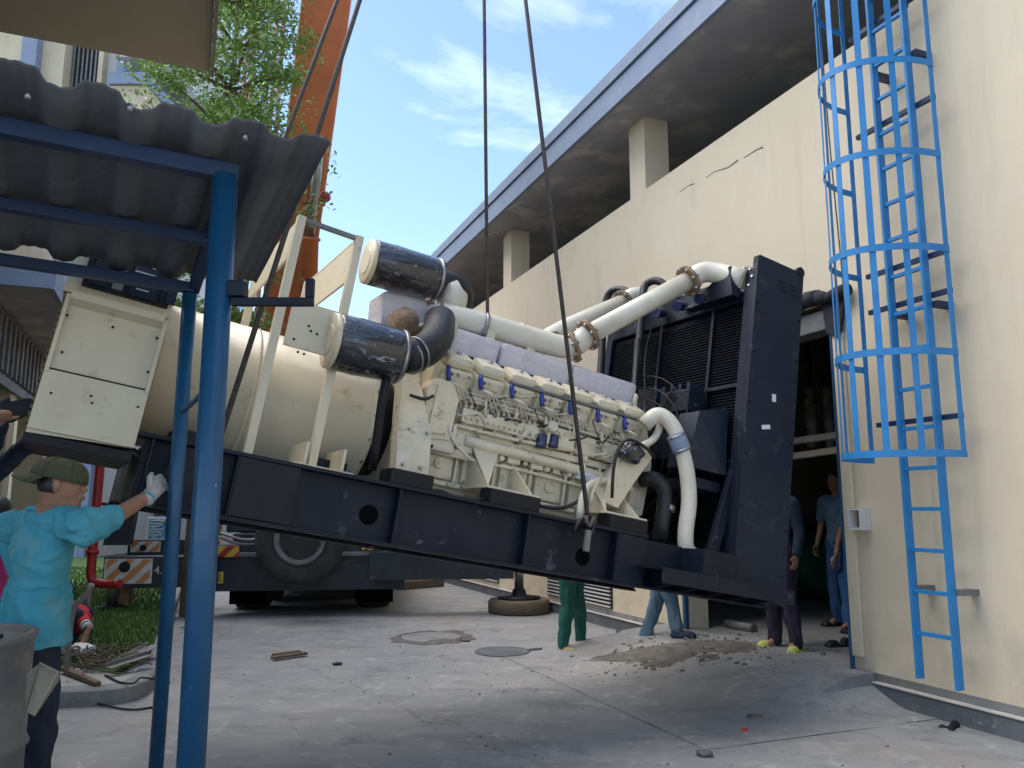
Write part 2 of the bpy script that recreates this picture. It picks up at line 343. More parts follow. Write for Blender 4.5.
# ---- workshop building on the right
b0 = wf(6.5, 0, 0)
bd = thing('workshop_building', 'long cream rendered workshop with open doorway, concrete eaves slab and blue-grey fascia', 'building', b0)
def wbox(mb, s0, s1, z0, z1, o0, o1, bev=0):
    c = wf((s0 + s1) / 2, (z0 + z1) / 2, (o0 + o1) / 2); mb.box(c, (abs(s1 - s0), abs(o1 - o0), abs(z1 - z0)), WROT, bev); return mb
def wpart(name, m, f, parent=bd):
    mb = MB(); f(mb); return wbuild(mb, name, m, parent, b0)
DS0, DS1, DZ = 5.31, 7.65, 3.32
def _wall(mb):
    wbox(mb, -6, DS0, 0, 5.52, -.25, 0); wbox(mb, DS1, 27, 0, 5.52, -.25, 0); wbox(mb, DS0, DS1, DZ, 5.52, -.25, 0)
wl = wpart('wall', 'plaster', _wall)
for k in range(9):
    if k in (2, 6): continue
    def _c1(mb):
        pts = [wp(x, y, .0) for x, y in [(680, 192), (688, 186), (694, 184), (706, 178), (714, 172), (728, 168), (738, 161), (744, 158), (757, 150), (763, 148)]]
        (s0, z0), (s1, z1) = pts[k], pts[k + 1]; t = .004 + .006 * (k % 3)
        mb.prism([wf(s0, z0, .001), wf(s1, z1, .001), wf(s1, z1 + t, .001), wf(s0, z0 + t * .5, .001)], WN * -.003)
    wpart('crack', 'soil', _c1, wl)
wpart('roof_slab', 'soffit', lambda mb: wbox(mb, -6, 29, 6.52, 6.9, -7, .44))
def _fascia(mb):
    wbox(mb, -6, 29, 6.50, 6.80, .443, .50); wbox(mb, -6, 29, 6.815, 6.98, .40, .53)
wpart('fascia', 'fascia_blue', _fascia)
for s in (3.9, 8.3, 12.85, 17.3, 21.8): wpart('column', 'plaster', lambda mb: wbox(mb, s, s + .38, 5.523, 6.517, -.36, -.003))
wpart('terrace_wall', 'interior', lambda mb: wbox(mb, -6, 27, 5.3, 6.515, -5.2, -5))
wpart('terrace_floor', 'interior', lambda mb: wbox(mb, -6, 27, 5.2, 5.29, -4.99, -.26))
pl = wpart('plinth', 'plinth', lambda mb: (wbox(mb, -6, 5.2, -.2, .138, .003, .035, .01), wbox(mb, 7.9, 27, -.2, .138, .003, .035, .01)))
wpart('plinth_ledge', 'plinth_top', lambda mb: (wbox(mb, -6, 5.17, .140, .156, .003, .05, .004), wbox(mb, 7.95, 27, .140, .156, .003, .05, .004)), pl)
# doorway
wpart('door_jamb', 'blue_paint', lambda mb: wbox(mb, DS0 - .018, DS0 + .005, .2, DZ - .3, .003, .04, .004))
wpart('door_jamb', 'blue_paint', lambda mb: wbox(mb, DS1 - .005, DS1 + .05, .16, DZ - .3, .003, .05, .004))
wpart('door_edge_panel', 'plaster', lambda mb: wbox(mb, DS0 - .13, DS0 - .021, .32, 3.02, .004, .035, .006))
wpart('lintel', 'grey_metal', lambda mb: wbox(mb, DS0 - .12, DS1 + .1, DZ - .24, DZ - .06, -.2, .03, .01))
def _roll(mb):
    n = 26
    for i in range(n - 1):
        s0 = DS0 - .28 + (DS1 - DS0 + .5) * i / (n - 1); s1 = DS0 - .28 + (DS1 - DS0 + .5) * (i + 1) / (n - 1)
        f = lambda s: .05 + .03 * math.sin(s * 13) + .02 * math.sin(s * 31)
        mb.tube([wf(s0, DZ + f(s0) * .7, .08), wf(s1 + .02, DZ + f(s1) * .7, .08)], [.035 + f(s0) * .5, .035 + f(s1) * .5], 9, True, 0)
    mb.prism([wf(DS0 - .22, DZ, .06), wf(DS0 + .05, DZ, .06), wf(DS0 + .02, DZ - .28, .06), wf(DS0 - .12, DZ - .36, .06)], WN * .03)
rt = MB(); _roll(rt)
tag(rt.build('rolled_tarpaulin', 'dark_cloth'), 'black tarpaulin bundled up over the workshop doorway', 'tarpaulin')
# room behind the doorway
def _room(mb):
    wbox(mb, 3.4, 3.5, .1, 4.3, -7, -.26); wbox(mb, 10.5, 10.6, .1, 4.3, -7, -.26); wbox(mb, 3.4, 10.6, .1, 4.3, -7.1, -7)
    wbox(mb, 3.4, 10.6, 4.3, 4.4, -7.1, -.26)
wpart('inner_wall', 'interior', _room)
fl = MB(); wbox(fl, 3.5, 10.5, .05, .215, -7, .0)
tag(fl.build('workshop_floor', 'ground'), kind='structure')
def ss(x): x = max(0, min(1, x)); return x * x * (3 - 2 * x)
def ramp_h(s, o): return .212 * ss((1.9 - o) / 1.9) * ss((s - 4.75) / .6) * ss((8.75 - s) / .7)
def ramp_at(x, y):
    p = V3(x, y, 0); o_ = WDIST - p.dot(WN); s_ = p.dot(WD); return ramp_h(s_, o_) if -.1 < o_ < 2.0 else (.213 if o_ <= -.1 and s_ > 5 else 0)
V3 = lambda *a: Vector(a)
rp = MB(); bm = rp.bm; rows = []
for i in range(61):
    s_ = 4.5 + 4.3 * i / 60; rows.append([bm.verts.new(wf(s_, .004 + ramp_h(s_, o_) + .004 * noise.noise(V3(s_ * 3, o_ * 3, 0)), o_)) for o_ in [2.05 * j / 30 for j in range(31)]])
for i in range(60):
    for j in range(30): f_ = bm.faces.new((rows[i][j], rows[i + 1][j], rows[i + 1][j + 1], rows[i][j + 1])); f_.smooth = True
tag(rp.build('door_ramp', 'ground', keep=True), kind='structure')
ck = MB(); ck.prism([wf(5.28, -.02, .02), wf(5.28, .216, .02), wf(5.28, .21, .30), wf(5.28, .10, .62), wf(5.28, -.02, .70)], WD * -.2)
wbuild(ck, 'ramp_cheek', 'kerb', bd, b0)
# vents
def grille(s0, s1, z0, z1):
    o = wpart('vent_opening', 'black', lambda mb: wbox(mb, s0, s1, z0, z1, .002, .012))
    def f(mb):
        n = 7
        for i in range(n):
            z = z0 + (z1 - z0) * (i + .3) / n; wbox(mb, s0 + .02, s1 - .02, z, z + .018, .014, .04)
    wpart('vent_slats', 'white_wall', f, o)
grille(9.35, 11.35, .24, .58); grille(13.4, 15.3, .24, .58)
# things inside the room
def inpt(x, y, o): return wf(*wp(x, y, o), o)
for i, (xc, hw) in enumerate(((813, 8.0), (831, 7.0))):
    o = -1.9; a = inpt(xc, 448, o); r = abs((inpt(xc + hw, 420, o) - inpt(xc - hw, 420, o)).dot(WD)) / 2 * .55
    top = inpt(xc, 386, o); up = inpt(xc, 325, o)
    top = Vector((a.x, a.y, top.z)); up = Vector((a.x, a.y, up.z))
    t = thing('exhaust_silencer', ['scorched grey exhaust silencer in doorway, nearer the dark radiator', 'scorched grey exhaust silencer in doorway, nearer the blue door frame'][i], 'silencer', a, 'silencers hanging in the doorway')
    H = (top - a).length
    wbuild(MB().lathe(a, top, [(0, r * .5), (.03, r * .95), (.06, r), (H - .06, r), (H - .03, r * .95), (H, r * .45)], 20), 'drum', 'silencer', t, a)
    wbuild(MB().cyl(top, up, r * .45, 12), 'riser_pipe', 'black', t, a)
for i, (ya, yb) in enumerate((((441, 434)), ((456, 449)))):
    pa, pb = inpt(796, ya, -1.2), inpt(846, yb, -1.2)
    pa = pa + (pa - pb) * 1.2
    m = MB(); m.box((pa + pb) / 2, ((pb - pa).length, .08, .07), frame_rot(pb - pa), .008)
    tag(m.build('pipe_rail', 'plaster_left'), ['upper of the two pale rails crossing the doorway', 'lower of the two pale rails crossing the doorway'][i], 'rail', 'pale rails in the doorway')
m = MB(); q = inpt(822, 560, -3.5); random.seed(3)
def blob(mb, c, r, sc_, sub=3, amp=.25, fr=2.0):
    t = bmesh.new(); bmesh.ops.create_icosphere(t, subdivisions=sub, radius=r)
    for v in t.verts:
        n = noise.noise(v.co * fr / r + Vector((c[0], c[1], c[2]))); v.co *= 1 + amp * n; v.co = Vector((v.co.x * sc_[0], v.co.y * sc_[1], v.co.z * sc_[2]))
    for f in t.faces: f.smooth = True
    bmesh.ops.translate(t, vec=Vector(c), verts=t.verts); mb._add(t)
blob(m, (q.x, q.y, .75), .7, (1, 1, .75), amp=.3); tag(m.build('covered_machine', 'green_tarp'), 'machine under a green cover on the dark workshop floor', 'machine')
m = MB(); q = wf(6.9, .8, -5.0); m.box(q, (3.0, 1.2, 1.9), WROT, .08); m.box(wf(6.9, 2.3, -5.0), (1.6, .7, .9), WROT, .1); m.cyl(wf(5.6, 1.7, -5), wf(5.6, 3.9, -5), .2); m.tube([wf(6, 2.6, -4.4), wf(7, 3.3, -4.4), wf(8.2, 3.2, -4.4)], .12)
tag(m.build('standing_machine', 'truck_blue'), 'big dark machine deep inside the workshop', 'machine')
m = MB(); pa, pb = gz(727, 624, .25), gz(754, 629, .25); m.tube([pa, pb], .05, 16, True, 0); m.cyl(pb, pb + (pb - pa).normalized() * .004, .035)
tag(m.build('steel_tube', 'grey_metal'), 'short grey steel tube lying on the floor inside the doorway', 'tube')
# wall box
m = wp(857, 519, .08)
t = thing('meter_box', 'small off-white open box on the wall right of the doorway', 'box', wf(m[0], m[1] - .09, 0))
L0 = t.location.copy()
mb = MB(); s_, z_ = m
for (a, b_, c, d_) in ((-.07, .07, .07, .09), (-.07, .07, -.09, -.07), (-.07, -.05, -.07, .07), (.05, .07, -.07, .07)): wbox(mb, s_ + a, s_ + b_, z_ + c, z_ + d_, .002, .11)
wbuild(mb, 'casing', 'white_wall', t, L0); wbuild(wbox(MB(), s_ - .05, s_ + .05, z_ - .07, z_ + .07, .002, .03), 'back_plate', 'rust', t, L0)
# drain stub with stain
s_, z_ = wp(960, 728, .1); st = wf(s_, z_, .1)
mb = MB(); mb.tube([wf(s_ + .05, z_ + .01, .08), wf(s_, z_ - .02, .2), wf(s_ - .12, z_ - .05, .24)], .03, 10)
blob(mb, tuple(wf(s_ + .05, z_ - .03, .16)), .07, (1.6, 1, .5), amp=.6)
tag(mb.build('drain_stub', 'black'), 'charred pipe stub sticking out of the plinth below the ladder', 'pipe')

# ---- caged ladder
LS0, LS1 = 4.16, 4.48
lad = thing('caged_ladder', 'tall bright blue steel ladder with safety cage fixed to the cream wall', 'ladder', wf(4.32, .28, 0)); LL = lad.location.copy()
for s, z0 in ((LS1, .30), (LS0, .28)): wbuild(wbox(MB(), s - .012, s + .012, z0, 6.4, .17, .235, .002), 'rail', 'blue_ladder', lad, LL)
z = .62
while z < 6.3:
    wbuild(wbox(MB(), LS0 + .012, LS1 - .012, z - .014, z + .014, .187, .217, .002), 'rung', 'blue_ladder', lad, LL); z += .296
CC, CR, CP = 4.36, .41, .60
def hoop_pt(a, z, r=0): return wf(CC + (CR + r) * math.cos(a), z, .2 + (CP + r) * max(0, math.sin(a)))
for z in (1.885, 2.60, 3.36, 4.08, 4.80, 5.52, 6.2):
    mb = MB(); n = 40
    pt = [hoop_pt(math.pi * i / n, 0) for i in range(n + 1)]; hz = .025; th = .005
    bm = mb.bm; rows = []
    for i in range(n + 1):
        a = math.pi * i / n; p = hoop_pt(a, z); q = hoop_pt(a, z, th)
        rows.append([bm.verts.new(x) for x in (p - Vector((0, 0, hz)), q - Vector((0, 0, hz)), q + Vector((0, 0, hz)), p + Vector((0, 0, hz)))])
    for i in range(n):
        for k in range(4): bm.faces.new((rows[i][k], rows[i][(k + 1) % 4], rows[i + 1][(k + 1) % 4], rows[i + 1][k]))
    bm.faces.new(rows[0]); bm.faces.new(rows[-1][::-1])
    wbuild(mb, 'cage_hoop', 'blue_ladder', lad, LL)
for a in (.03, .62, 1.12, 1.62, 2.1, 2.55, 3.11):
    p0, p1 = hoop_pt(a, 1.86, -.006), hoop_pt(a, 6.35, -.006); tn = (hoop_pt(a + .02, 0) - hoop_pt(a - .02, 0)).normalized()
    mb = MB(); mb.box((p0 + p1) / 2, ((.046), .005, 4.49), frame_rot(tn)); wbuild(mb, 'cage_strap', 'blue_ladder', lad, LL)
for y0 in ((894, 118), (892, 269), (905, 303), (914, 421), (880, 20)):
    s, z = wp(*y0, .15); wbuild(wbox(MB(), CC - CR + .05, CC + CR - .02, z - .018, z + .018, .13, .165), 'cross_bar', 'blue_dark', lad, LL)
for z in (.93, 3.0, 5.0):
    for s in (LS0 - .02, LS1 + .02): wbuild(wbox(MB(), s - .035, s + .035, z - .02, z + .02, .0, .17), 'wall_bracket', 'grey_metal' if z < 1 else 'blue_dark', lad, LL)
# loose wire in front of the cage
m = MB(); m.tube([wf(4.93, 6.5, .3), wf(4.91, 4.6, .3), wf(4.85, 3.2, .3), wf(4.82, 1.95, .3)], .006, 6)
tag(m.build('hanging_wire', 'cable'), 'thin dark wire hanging down beside the blue ladder cage', 'wire')

# ---- buildings at the left
def qf(s, z, q): return WN * (-q) + WD * s + Vector((0, 0, z))
A0 = qf(12, 0, 2.4)
A = thing('side_building', 'cream building at the left with grey ribbed shutter housing and blue-edged slab', 'building', A0)
def qbox(mb, s0, s1, z0, z1, q0, q1, bev=0): mb.box(qf((s0 + s1) / 2, (z0 + z1) / 2, (q0 + q1) / 2), (abs(s1 - s0), abs(q1 - q0), abs(z1 - z0)), WROT, bev); return mb
def ap(name, m, s0, s1, z0, z1, q0, q1, par=None): return wbuild(qbox(MB(), s0, s1, z0, z1, q0, q1, .006), name, m, par or A, A0)
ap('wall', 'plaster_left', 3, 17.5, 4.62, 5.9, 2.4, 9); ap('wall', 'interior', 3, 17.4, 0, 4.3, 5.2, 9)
for s in (5.2, 10.4, 13.6, 16.9): ap('pillar', 'plaster_left', s, s + .45, 0, 3.3, 2.45, 2.9)
def _sh(mb):
    qbox(mb, 4.5, 17.4, 3.32, 4.28, 2.5, 2.9)
    s = 4.6
    while s < 17.3: qbox(mb, s, s + .1, 3.42, 4.2, 2.44, 2.497, .01); s += .34
    qbox(mb, 4.5, 17.4, 3.2, 3.34, 2.40, 2.48, .01)
mb = MB(); _sh(mb); wbuild(mb, 'shutter_housing', 'shutter', A, A0)
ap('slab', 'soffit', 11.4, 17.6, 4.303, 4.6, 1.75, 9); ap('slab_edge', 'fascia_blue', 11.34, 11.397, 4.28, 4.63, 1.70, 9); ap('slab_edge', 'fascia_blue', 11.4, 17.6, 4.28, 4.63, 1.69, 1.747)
# overhead beige slab in the upper left corner, seen from below
P1 = gz(210, 72, 4.0); e = WN.copy()
aw = MB(); aw.prism([P1, P1 - e * 4.5, P1 - e * 4.5 - WD * 4.6, P1 - WD * 4.6], (0, 0, .14))
t = thing('awning_slab', 'plain beige awning slab overhead above the corrugated canopy, top left', 'awning', (P1.x, P1.y, 4.0)); tl = t.location.copy()
wbuild(aw, 'slab', 'board', t, tl)
rim = MB(); rim.box(P1 + WN * .012 - WD * 2.3 + Vector((0, 0, .06)), (4.6, .02, .18), WROT); wbuild(rim, 'rim', 'grey_metal', t, tl)
# tall block further away
BY = 24.0
def bpx(x, y, Y=BY): return dy(x, y, Y)
bl = thing('apartment_block', 'tall pale block with blue pilasters and louvred balconies behind the canopy', 'building', (bpx(60, 510).x, BY, 0)); BL = bl.location.copy()
def bpart(name, m, x0, x1, z0, z1, y0, y1, par=None):
    xa, xb = bpx(x0, 510).x, bpx(x1, 510).x
    return wbuild(MB().bx((xa, y0, z0), (xb, y1, z1)), name, m, par or bl, BL)
bpart('wall', 'white_wall', -160, 96, 0, 22, BY, BY + 8)
bpart('wall', 'plaster_left', -160, 34, 0, 21.9, BY - .6, BY - .005)
bpart('pilaster', 'fascia_blue', 84, 92, 0, 21.8, BY - .25, BY - .006); bpart('pilaster', 'fascia_blue', 46, 54, 0, 9.5, BY - .25, BY - .006)
bpart('pilaster', 'fascia_blue', -6, 10, 9, 21.8, BY - .9, BY - .61)
bpart('corner_pier', 'plaster_left', 65, 70, 0, 21.8, BY - .3, BY - .006)
mb = MB()
xa, xb = bpx(36, 510).x, bpx(64, 510).x; zz = 10.5
mb.bx((xa, BY - .12, 10), (xb, BY - .02, 21.5)); wbuild(mb, 'louvre_panel', 'black', bl, BL)
mb = MB(); x = xa
while x < xb: mb.bx((x, BY - .22, 10), (x + .05, BY - .13, 21.5)); x += .14
wbuild(mb, 'louvre_slats', 'grey_metal', bl, BL)
bpart('balcony', 'plaster_left', 97, 134, 10.5, 14.35, BY - 1.2, BY + 5); bpart('balcony_coping', 'fascia_blue', 96, 136, 14.36, 14.75, BY - 1.3, BY + 5)
bpart('balcony_roof', 'soffit', 104, 144, 15.25, 15.6, BY - 1.3, BY + 5)
lo = thing('low_building', 'low white building with a blue-framed window beyond the lawn', 'building', (bpx(130, 510, 28).x, 28, 0)); LO = lo.location.copy()
def lpart(name, m, x0, x1, z0, z1, y0, y1, par=None): return wbuild(MB().bx((bpx(x0, 510, 28).x, y0, z0), (bpx(x1, 510, 28).x, y1, z1)), name, m, par or lo, LO)
lpart('wall', 'white_wall', 62, 330, 0, 4.4, 28, 34); lpart('roof', 'grey_metal', 58, 334, 4.42, 4.6, 27.7, 34.3)
for x0, x1 in ((88, 106), (108, 124), (150, 176), (260, 300)):
    wn = lpart('window', 'white_paint', x0, x1, .9, 2.6, 27.93, 27.99); 
    xm = (x0 + x1) / 2
    for a, b_ in ((x0 + 1, xm - .5), (xm + .5, x1 - 1)):
        lpart('pane', 'glass', a, b_, .98, 1.95, 27.9, 27.93, wn); lpart('pane', 'glass', a, b_, 2.02, 2.52, 27.9, 27.93, wn)
# ---- lawn, kerb, apron
kp = [gz(x, y) for x, y in ((-60, 712), (0, 712), (60, 708), (110, 706), (140, 700), (156, 688), (163, 668), (168, 640), (174, 615), (180, 598), (186, 580))]
kp = [Vector((p.x, p.y, 0)) for p in kp]
def smooth_poly(P, it=2):
    for _ in range(it):
        Q = [P[0]]
        for i in range(len(P) - 1): Q += [P[i].lerp(P[i + 1], .25), P[i].lerp(P[i + 1], .75)]
        P = Q + [P[-1]]
    return P
kp = smooth_poly(kp)
def offset(P, d):
    o = []
    for i, p in enumerate(P):
        t = (P[min(i + 1, len(P) - 1)] - P[max(i - 1, 0)]).normalized(); o.append(p + Vector((-t.y, t.x, 0)) * d)
    return o
ki = offset(kp, .16)
kb = MB(); bm = kb.bm
rows = [[bm.verts.new(Vector((p.x, p.y, -.05))), bm.verts.new(Vector((p.x, p.y, .115))), bm.verts.new(p.lerp(q, .12) + Vector((0, 0, .13))), bm.verts.new(Vector((q.x, q.y, .13))), bm.verts.new(Vector((q.x, q.y, -.05)))] for p, q in zip(kp, ki)]
for a, b_ in zip(rows, rows[1:]):
    for k in range(4): bm.faces.new((a[k], a[k + 1], b_[k + 1], b_[k]))
bm.faces.new(rows[0]); bm.faces.new(rows[-1])
tag(kb.build('kerb', 'kerb'), kind='structure')
apn = MB(); far = Vector((-40, 60, 0)); pts = [Vector((p.x, p.y, .128)) for p in ki] + [Vector((ki[-1].x, 60, .128)), Vector((-60, 60, .128)), Vector((-60, ki[0].y, .128))]
apn.face(pts); tag(apn.build('path', 'paving', keep=True), kind='structure')
lw = [gz(x, y, .135) for x, y in ((-80, 668), (60, 664), (118, 674), (150, 655), (158, 632), (163, 612), (167, 598), (172, 580))]
lw += [Vector((-9, 27, .135)), Vector((-60, 27, .135)), Vector((-60, lw[0].y, .135))]
apn = MB(); apn.face([Vector((p.x, p.y, .134)) for p in lw]); tag(apn.build('lawn', 'lawn', keep=True), kind='structure')
def inside(x, y, P):
    c = False; j = len(P) - 1
    for i in range(len(P)):
        if (P[i].y > y) != (P[j].y > y) and x < (P[j].x - P[i].x) * (y - P[i].y) / (P[j].y - P[i].y) + P[i].x: c = not c
        j = i
    return c
gr = MB(); bm = gr.bm; random.seed(11); n = 0
while n < 16000:
    yy = 7.5 + 12 * random.random() ** 1.6; xx = -yy * .68 + random.random() * yy * .32
    if not inside(xx, yy, lw): continue
    n += 1; a = random.random() * 6.28; h = .03 + .05 * random.random(); ww = .006 + yy * .0006
    p = Vector((xx, yy, .134)); d = Vector((math.cos(a), math.sin(a), 0)) * ww; l = Vector((random.uniform(-.03, .03), random.uniform(-.03, .03), h))
    bm.faces.new([bm.verts.new(p - d), bm.verts.new(p + d), bm.verts.new(p + l)])
tag(gr.build('grass', 'blade'), 'short green grass growing on the lawn', 'grass', kind='stuff')
#PART3
# ================================================================== GENERATOR SET (local frame: u along, v across, w up)
GM = Matrix((GU_, GV_, GW_)).transposed().to_4x4(); GM.translation = GO
gen = thing('generator_set', 'huge tilted diesel generator, cream engine on navy steel skid, hung by cables', 'generator', mw=GM)
def gb(mb, name, m, par=None): return mb.build(name, m, par or gen)
def V(*a): return Vector(a)
RU = 4.10                                   # engine-side face of the radiator
# ---- skid: two long beams with flanges and stiffeners
def beam(v0, sgn):
    o = gb(MB().bx((.10, v0 + .03, .02), (RU + .5, v0 + .055, .335)), 'skid_beam', 'navy_steel')
    gb(MB().bx((.06, v0 - .055, .338), (3.36, v0 + .10, .36), .004), 'top_flange', 'navy_steel', o)
    gb(MB().bx((.06, v0 - .055, 0), (RU + .45, v0 + .10, .018), .004), 'bottom_flange', 'navy_steel', o)
    for u in (.13, .56, 1.50, 2.39, 3.10, 3.34):
        gb(MB().bx((u, v0 - .045, .02), (u + .012, v0 + .029, .337)), 'web_stiffener', 'navy_steel', o)
    return o
bm1 = beam(0.0, 1); beam(1.56, -1)
gb(MB().bx((.57, -.052, .022), (.90, -.040, .336), .003), 'doubler_plate', 'black', bm1)
gb(MB().bx((3.11, -.050, .02), (3.34, -.038, .336), .003), 'doubler_plate', 'navy_steel', bm1)
for u, w_ in ((1.36, .16), (2.89, .14)): gb(MB().cyl((u, .0275, w_), (u, .03, w_), .058, 28), 'lifting_eye', 'hole_and_shade', bm1)
for u in (.1, 1.45, 2.3, 3.2, 4.3): gb(MB().bx((u, .06, .03), (u + .1, 1.55, .30)), 'cross_member', 'navy_steel')
gb(MB().prism([V(.18, -.05, .02), V(.34, -.05, .02), V(.40, -.05, .32), V(.26, -.05, .33)], (0, .02, 0)), 'end_gusset', 'black')
# outriggers under the radiator
sh = gb(MB().bx((3.30, -.30, .135), (RU + .44, .03, .15)), 'radiator_shelf', 'navy_steel')
gb(MB().bx((3.30, -.31, .05), (RU + .44, -.298, .15)), 'shelf_lip', 'navy_steel', sh)
for u in (3.45, 3.68, 3.92, 4.16, 4.4): gb(MB().prism([V(u, .03, .0), V(u, -.29, .06), V(u, -.29, .134), V(u, .03, .134)], (.012, 0, 0)), 'shelf_gusset', 'navy_steel', sh)
gb(MB().bx((3.75, -.20, .152), (4.08, .10, .33), .006), 'radiator_foot', 'navy_steel')
# ---- radiator
RH = 2.70
vn, vf = -.15, 1.78
rad = gb(MB().bx((RU + .03, vn + .05, .35), (RU + .30, vf - .05, 2.32)), 'radiator_core', 'core_fins')
mb = MB()
for i in range(74):
    z = .42 + i * .0252; mb.bx((RU + .012, vn + .12, z), (RU + .028, vf - .12, z + .012))
gb(mb, 'louvre', 'core_fins', rad)
gb(MB().prism([V(RU - .01, vn, .12), V(RU + .52, vn, .03), V(RU + .505, vn, RH - .03), V(RU + .47, vn, RH), V(RU, vn, RH)], (0, .03, 0)), 'side_panel', 'navy_panel')
gb(MB().bx((RU - .018, vn - .004, .14), (RU - .004, vn + .05, RH - .01), .003), 'panel_edge', 'navy_steel')
gb(MB().prism([V(RU, vf, .12), V(RU + .5, vf, .03), V(RU + .5, vf, RH - .25), V(RU, vf, RH - .25)], (0, .03, 0)), 'side_panel', 'navy_panel')
gb(MB().bx((RU - .02, vn + .035, .14), (RU + .03, vn + .12, RH - .1), .004), 'frame_upright', 'navy_steel')
gb(MB().bx((RU - .02, vf - .09, .14), (RU + .03, vf, 2.34), .004), 'frame_upright', 'navy_steel')
gb(MB().bx((RU + .0, vn + .03, 2.34), (RU + .45, vf, 2.58), .01), 'header_tank', 'navy_steel')
gb(MB().bx((RU + .45, vn + .03, .1), (RU + .5, vf, 2.58), .01), 'rear_guard', 'navy_steel')
for v in (.30, .95): gb(MB().bx((RU - .012, v, .35), (RU + .0, v + .03, 2.33), .003), 'frame_upright', 'navy_steel')
for w_ in (1.02, 1.62): gb(MB().bx((RU - .016, vn + .1, w_), (RU - .001, vf - .08, w_ + .03), .003), 'frame_rail', 'navy_steel')
for dx, dz in ((.30, .0), (.38, .0)):
    pass
for k in range(3):
    for i in range(4): pass
# lifting lug, stickers, bolts
gb(MB().lathe((RU + .47, vn + .0, RH + .005), (RU + .47, vn + .03, RH + .005), [(0, .045), (.03, .045)], 16), 'lifting_lug', 'navy_steel')
for (x, y, ww, hh, an) in ((774, 398, .028, .04, .1), (766, 427, .06, .022, .25), (724, 411, .02, .035, 0)):
    p = gp(x, y, vn - .003) if x > 740 else gu(x, y, RU - .045)
    rot = Matrix.Rotation(-an, 3, 'Y')
    gb(MB().box(p, (ww * 1.5, .002, hh * 1.5) if x > 740 else (.002, ww * 1.3, hh * 1.3), rot, 0), 'sticker', 'paper')
for w_ in (.3, .7, 1.1, 1.5, 1.9, 2.3): gb(MB().lathe((RU + .02, vn - .012, w_), (RU + .02, vn, w_), [(0, .008), (.006, .012), (.012, .013)], 8), 'bolt', 'navy_steel')
for i in range(3):
    for j in range(2):
        p = (RU + .22 + j * .12 + i * .02, vn - .004, 2.55 - i * .035); gb(MB().bx(p, (p[0] + .07, vn - .001, p[2] + .010)), 'vent_slot', 'black')
# fan shroud boxes and guard on the engine side
gb(MB().prism([V(RU - .04, .02, 1.45), V(RU - .04, -.02, .92), V(RU - .4, .02, .92), V(RU - .32, .02, 1.36)], (0, .22, 0)), 'shroud_box', 'navy_panel')
gb(MB().bx((RU - .22, .28, 1.42), (RU - .04, .62, 1.60), .01), 'shroud_box', 'navy_steel')
gb(MB().bx((RU - .30, .02, 1.02), (RU - .05, .75, 1.22), .01), 'guard_frame', 'navy_steel')
gb(MB().bx((RU - .30, .02, .78), (RU - .05, .75, .86), .01), 'guard_frame', 'navy_steel')
for v in (.30, .40, .50, .6, .7): gb(MB().bx((RU - .20, v, 1.22), (RU - .04, v + .035, 1.66), .004), 'guard_slat', 'navy_panel')
fan = gb(MB().lathe((RU - .42, .80, 1.05), (RU - .06, .80, 1.05), [(0, .16), (.05, .18), (.06, .07), (.36, .07)], 24), 'fan_hub', 'black')
for k in range(8):
    a = k * math.pi / 4; c = V(RU - .20, .80, 1.05); d = V(0, math.cos(a), math.sin(a)); t = V(.05, -math.sin(a) * .14, math.cos(a) * .14)
    gb(MB().prism([c + d * .12 - t * .5, c + d * .62 - t, c + d * .62 + t, c + d * .12 + t * .5], (.012, 0, 0)), 'fan_blade', 'black', fan)
mb = MB()
for rr in (.2, .3, .4, .5, .6, .7):
    pts = [V(RU - .30, .80 + math.cos(a) * rr, 1.05 + math.sin(a) * rr) for a in [2 * math.pi * i / 32 for i in range(33)]]; mb.tube(pts, .006, 5, False, 0)
gb(mb, 'fan_guard', 'black')
# diagonal braces to the skid
for (a, b) in (((735, 470, -.04), (710, 570, -.04)), ((690, 470, .9), (668, 560, .9))):
    A_, B_ = gp(*a), gp(*b); B_.z = .33
    d = (A_ - B_); gb(MB().box((A_ + B_) / 2, (d.length, .09, .05), frame_rot(d, None, (0, 1, 0.01)), .004), 'diagonal_brace', 'navy_steel')
# ---- alternator
AC, AR = V(0, .80, .80), .44
def ax(u): return V(u, AC.y, AC.z)
alt = gb(MB().lathe(ax(.08), ax(1.42), [(0, .30), (.0, AR - .03), (.015, AR), (1.29, AR), (1.295, AR + .015), (1.335, AR + .015), (1.34, AR - .02), (1.34, .2)], 56), 'alternator', 'cream')
gb(MB().lathe(ax(.62), ax(.64), [(0, AR + .004), (.02, AR + .004)], 56), 'barrel_seam', 'cream', alt)
gb(MB().lathe(ax(1.422), ax(1.56), [(0, AR - .08), (.14, AR - .10)], 40), 'coupling_ring', 'black', alt)
for k in range(18):
    a = k / 18 * 6.283; gb(MB().lathe(ax(1.395) + V(0, math.cos(a) * (AR + .010), math.sin(a) * (AR + .010)), ax(1.395) + V(0, math.cos(a) * (AR + .024), math.sin(a) * (AR + .024)), [(0, .012), (.014, .010)], 6), 'bolt', 'steel', alt)
for u in (.92, 1.14): gb(MB().bx((u, .02, .362), (u + .018, .40, .50), .003), 'mounting_foot', 'cream')
gb(MB().bx((.86, .02, .362), (1.22, .40, .375), .003), 'mounting_foot', 'cream')
for u in (.25, 1.0): gb(MB().bx((u, .25, .36), (u + .25, 1.35, .45), .01), 'alternator_cradle', 'navy_steel')
gb(MB().tube([gp(128, 448, .05), gp(140, 458, .05), gp(150, 466, .1), gp(165, 462, .3)], .022, 10), 'rubber_hose', 'rubber')
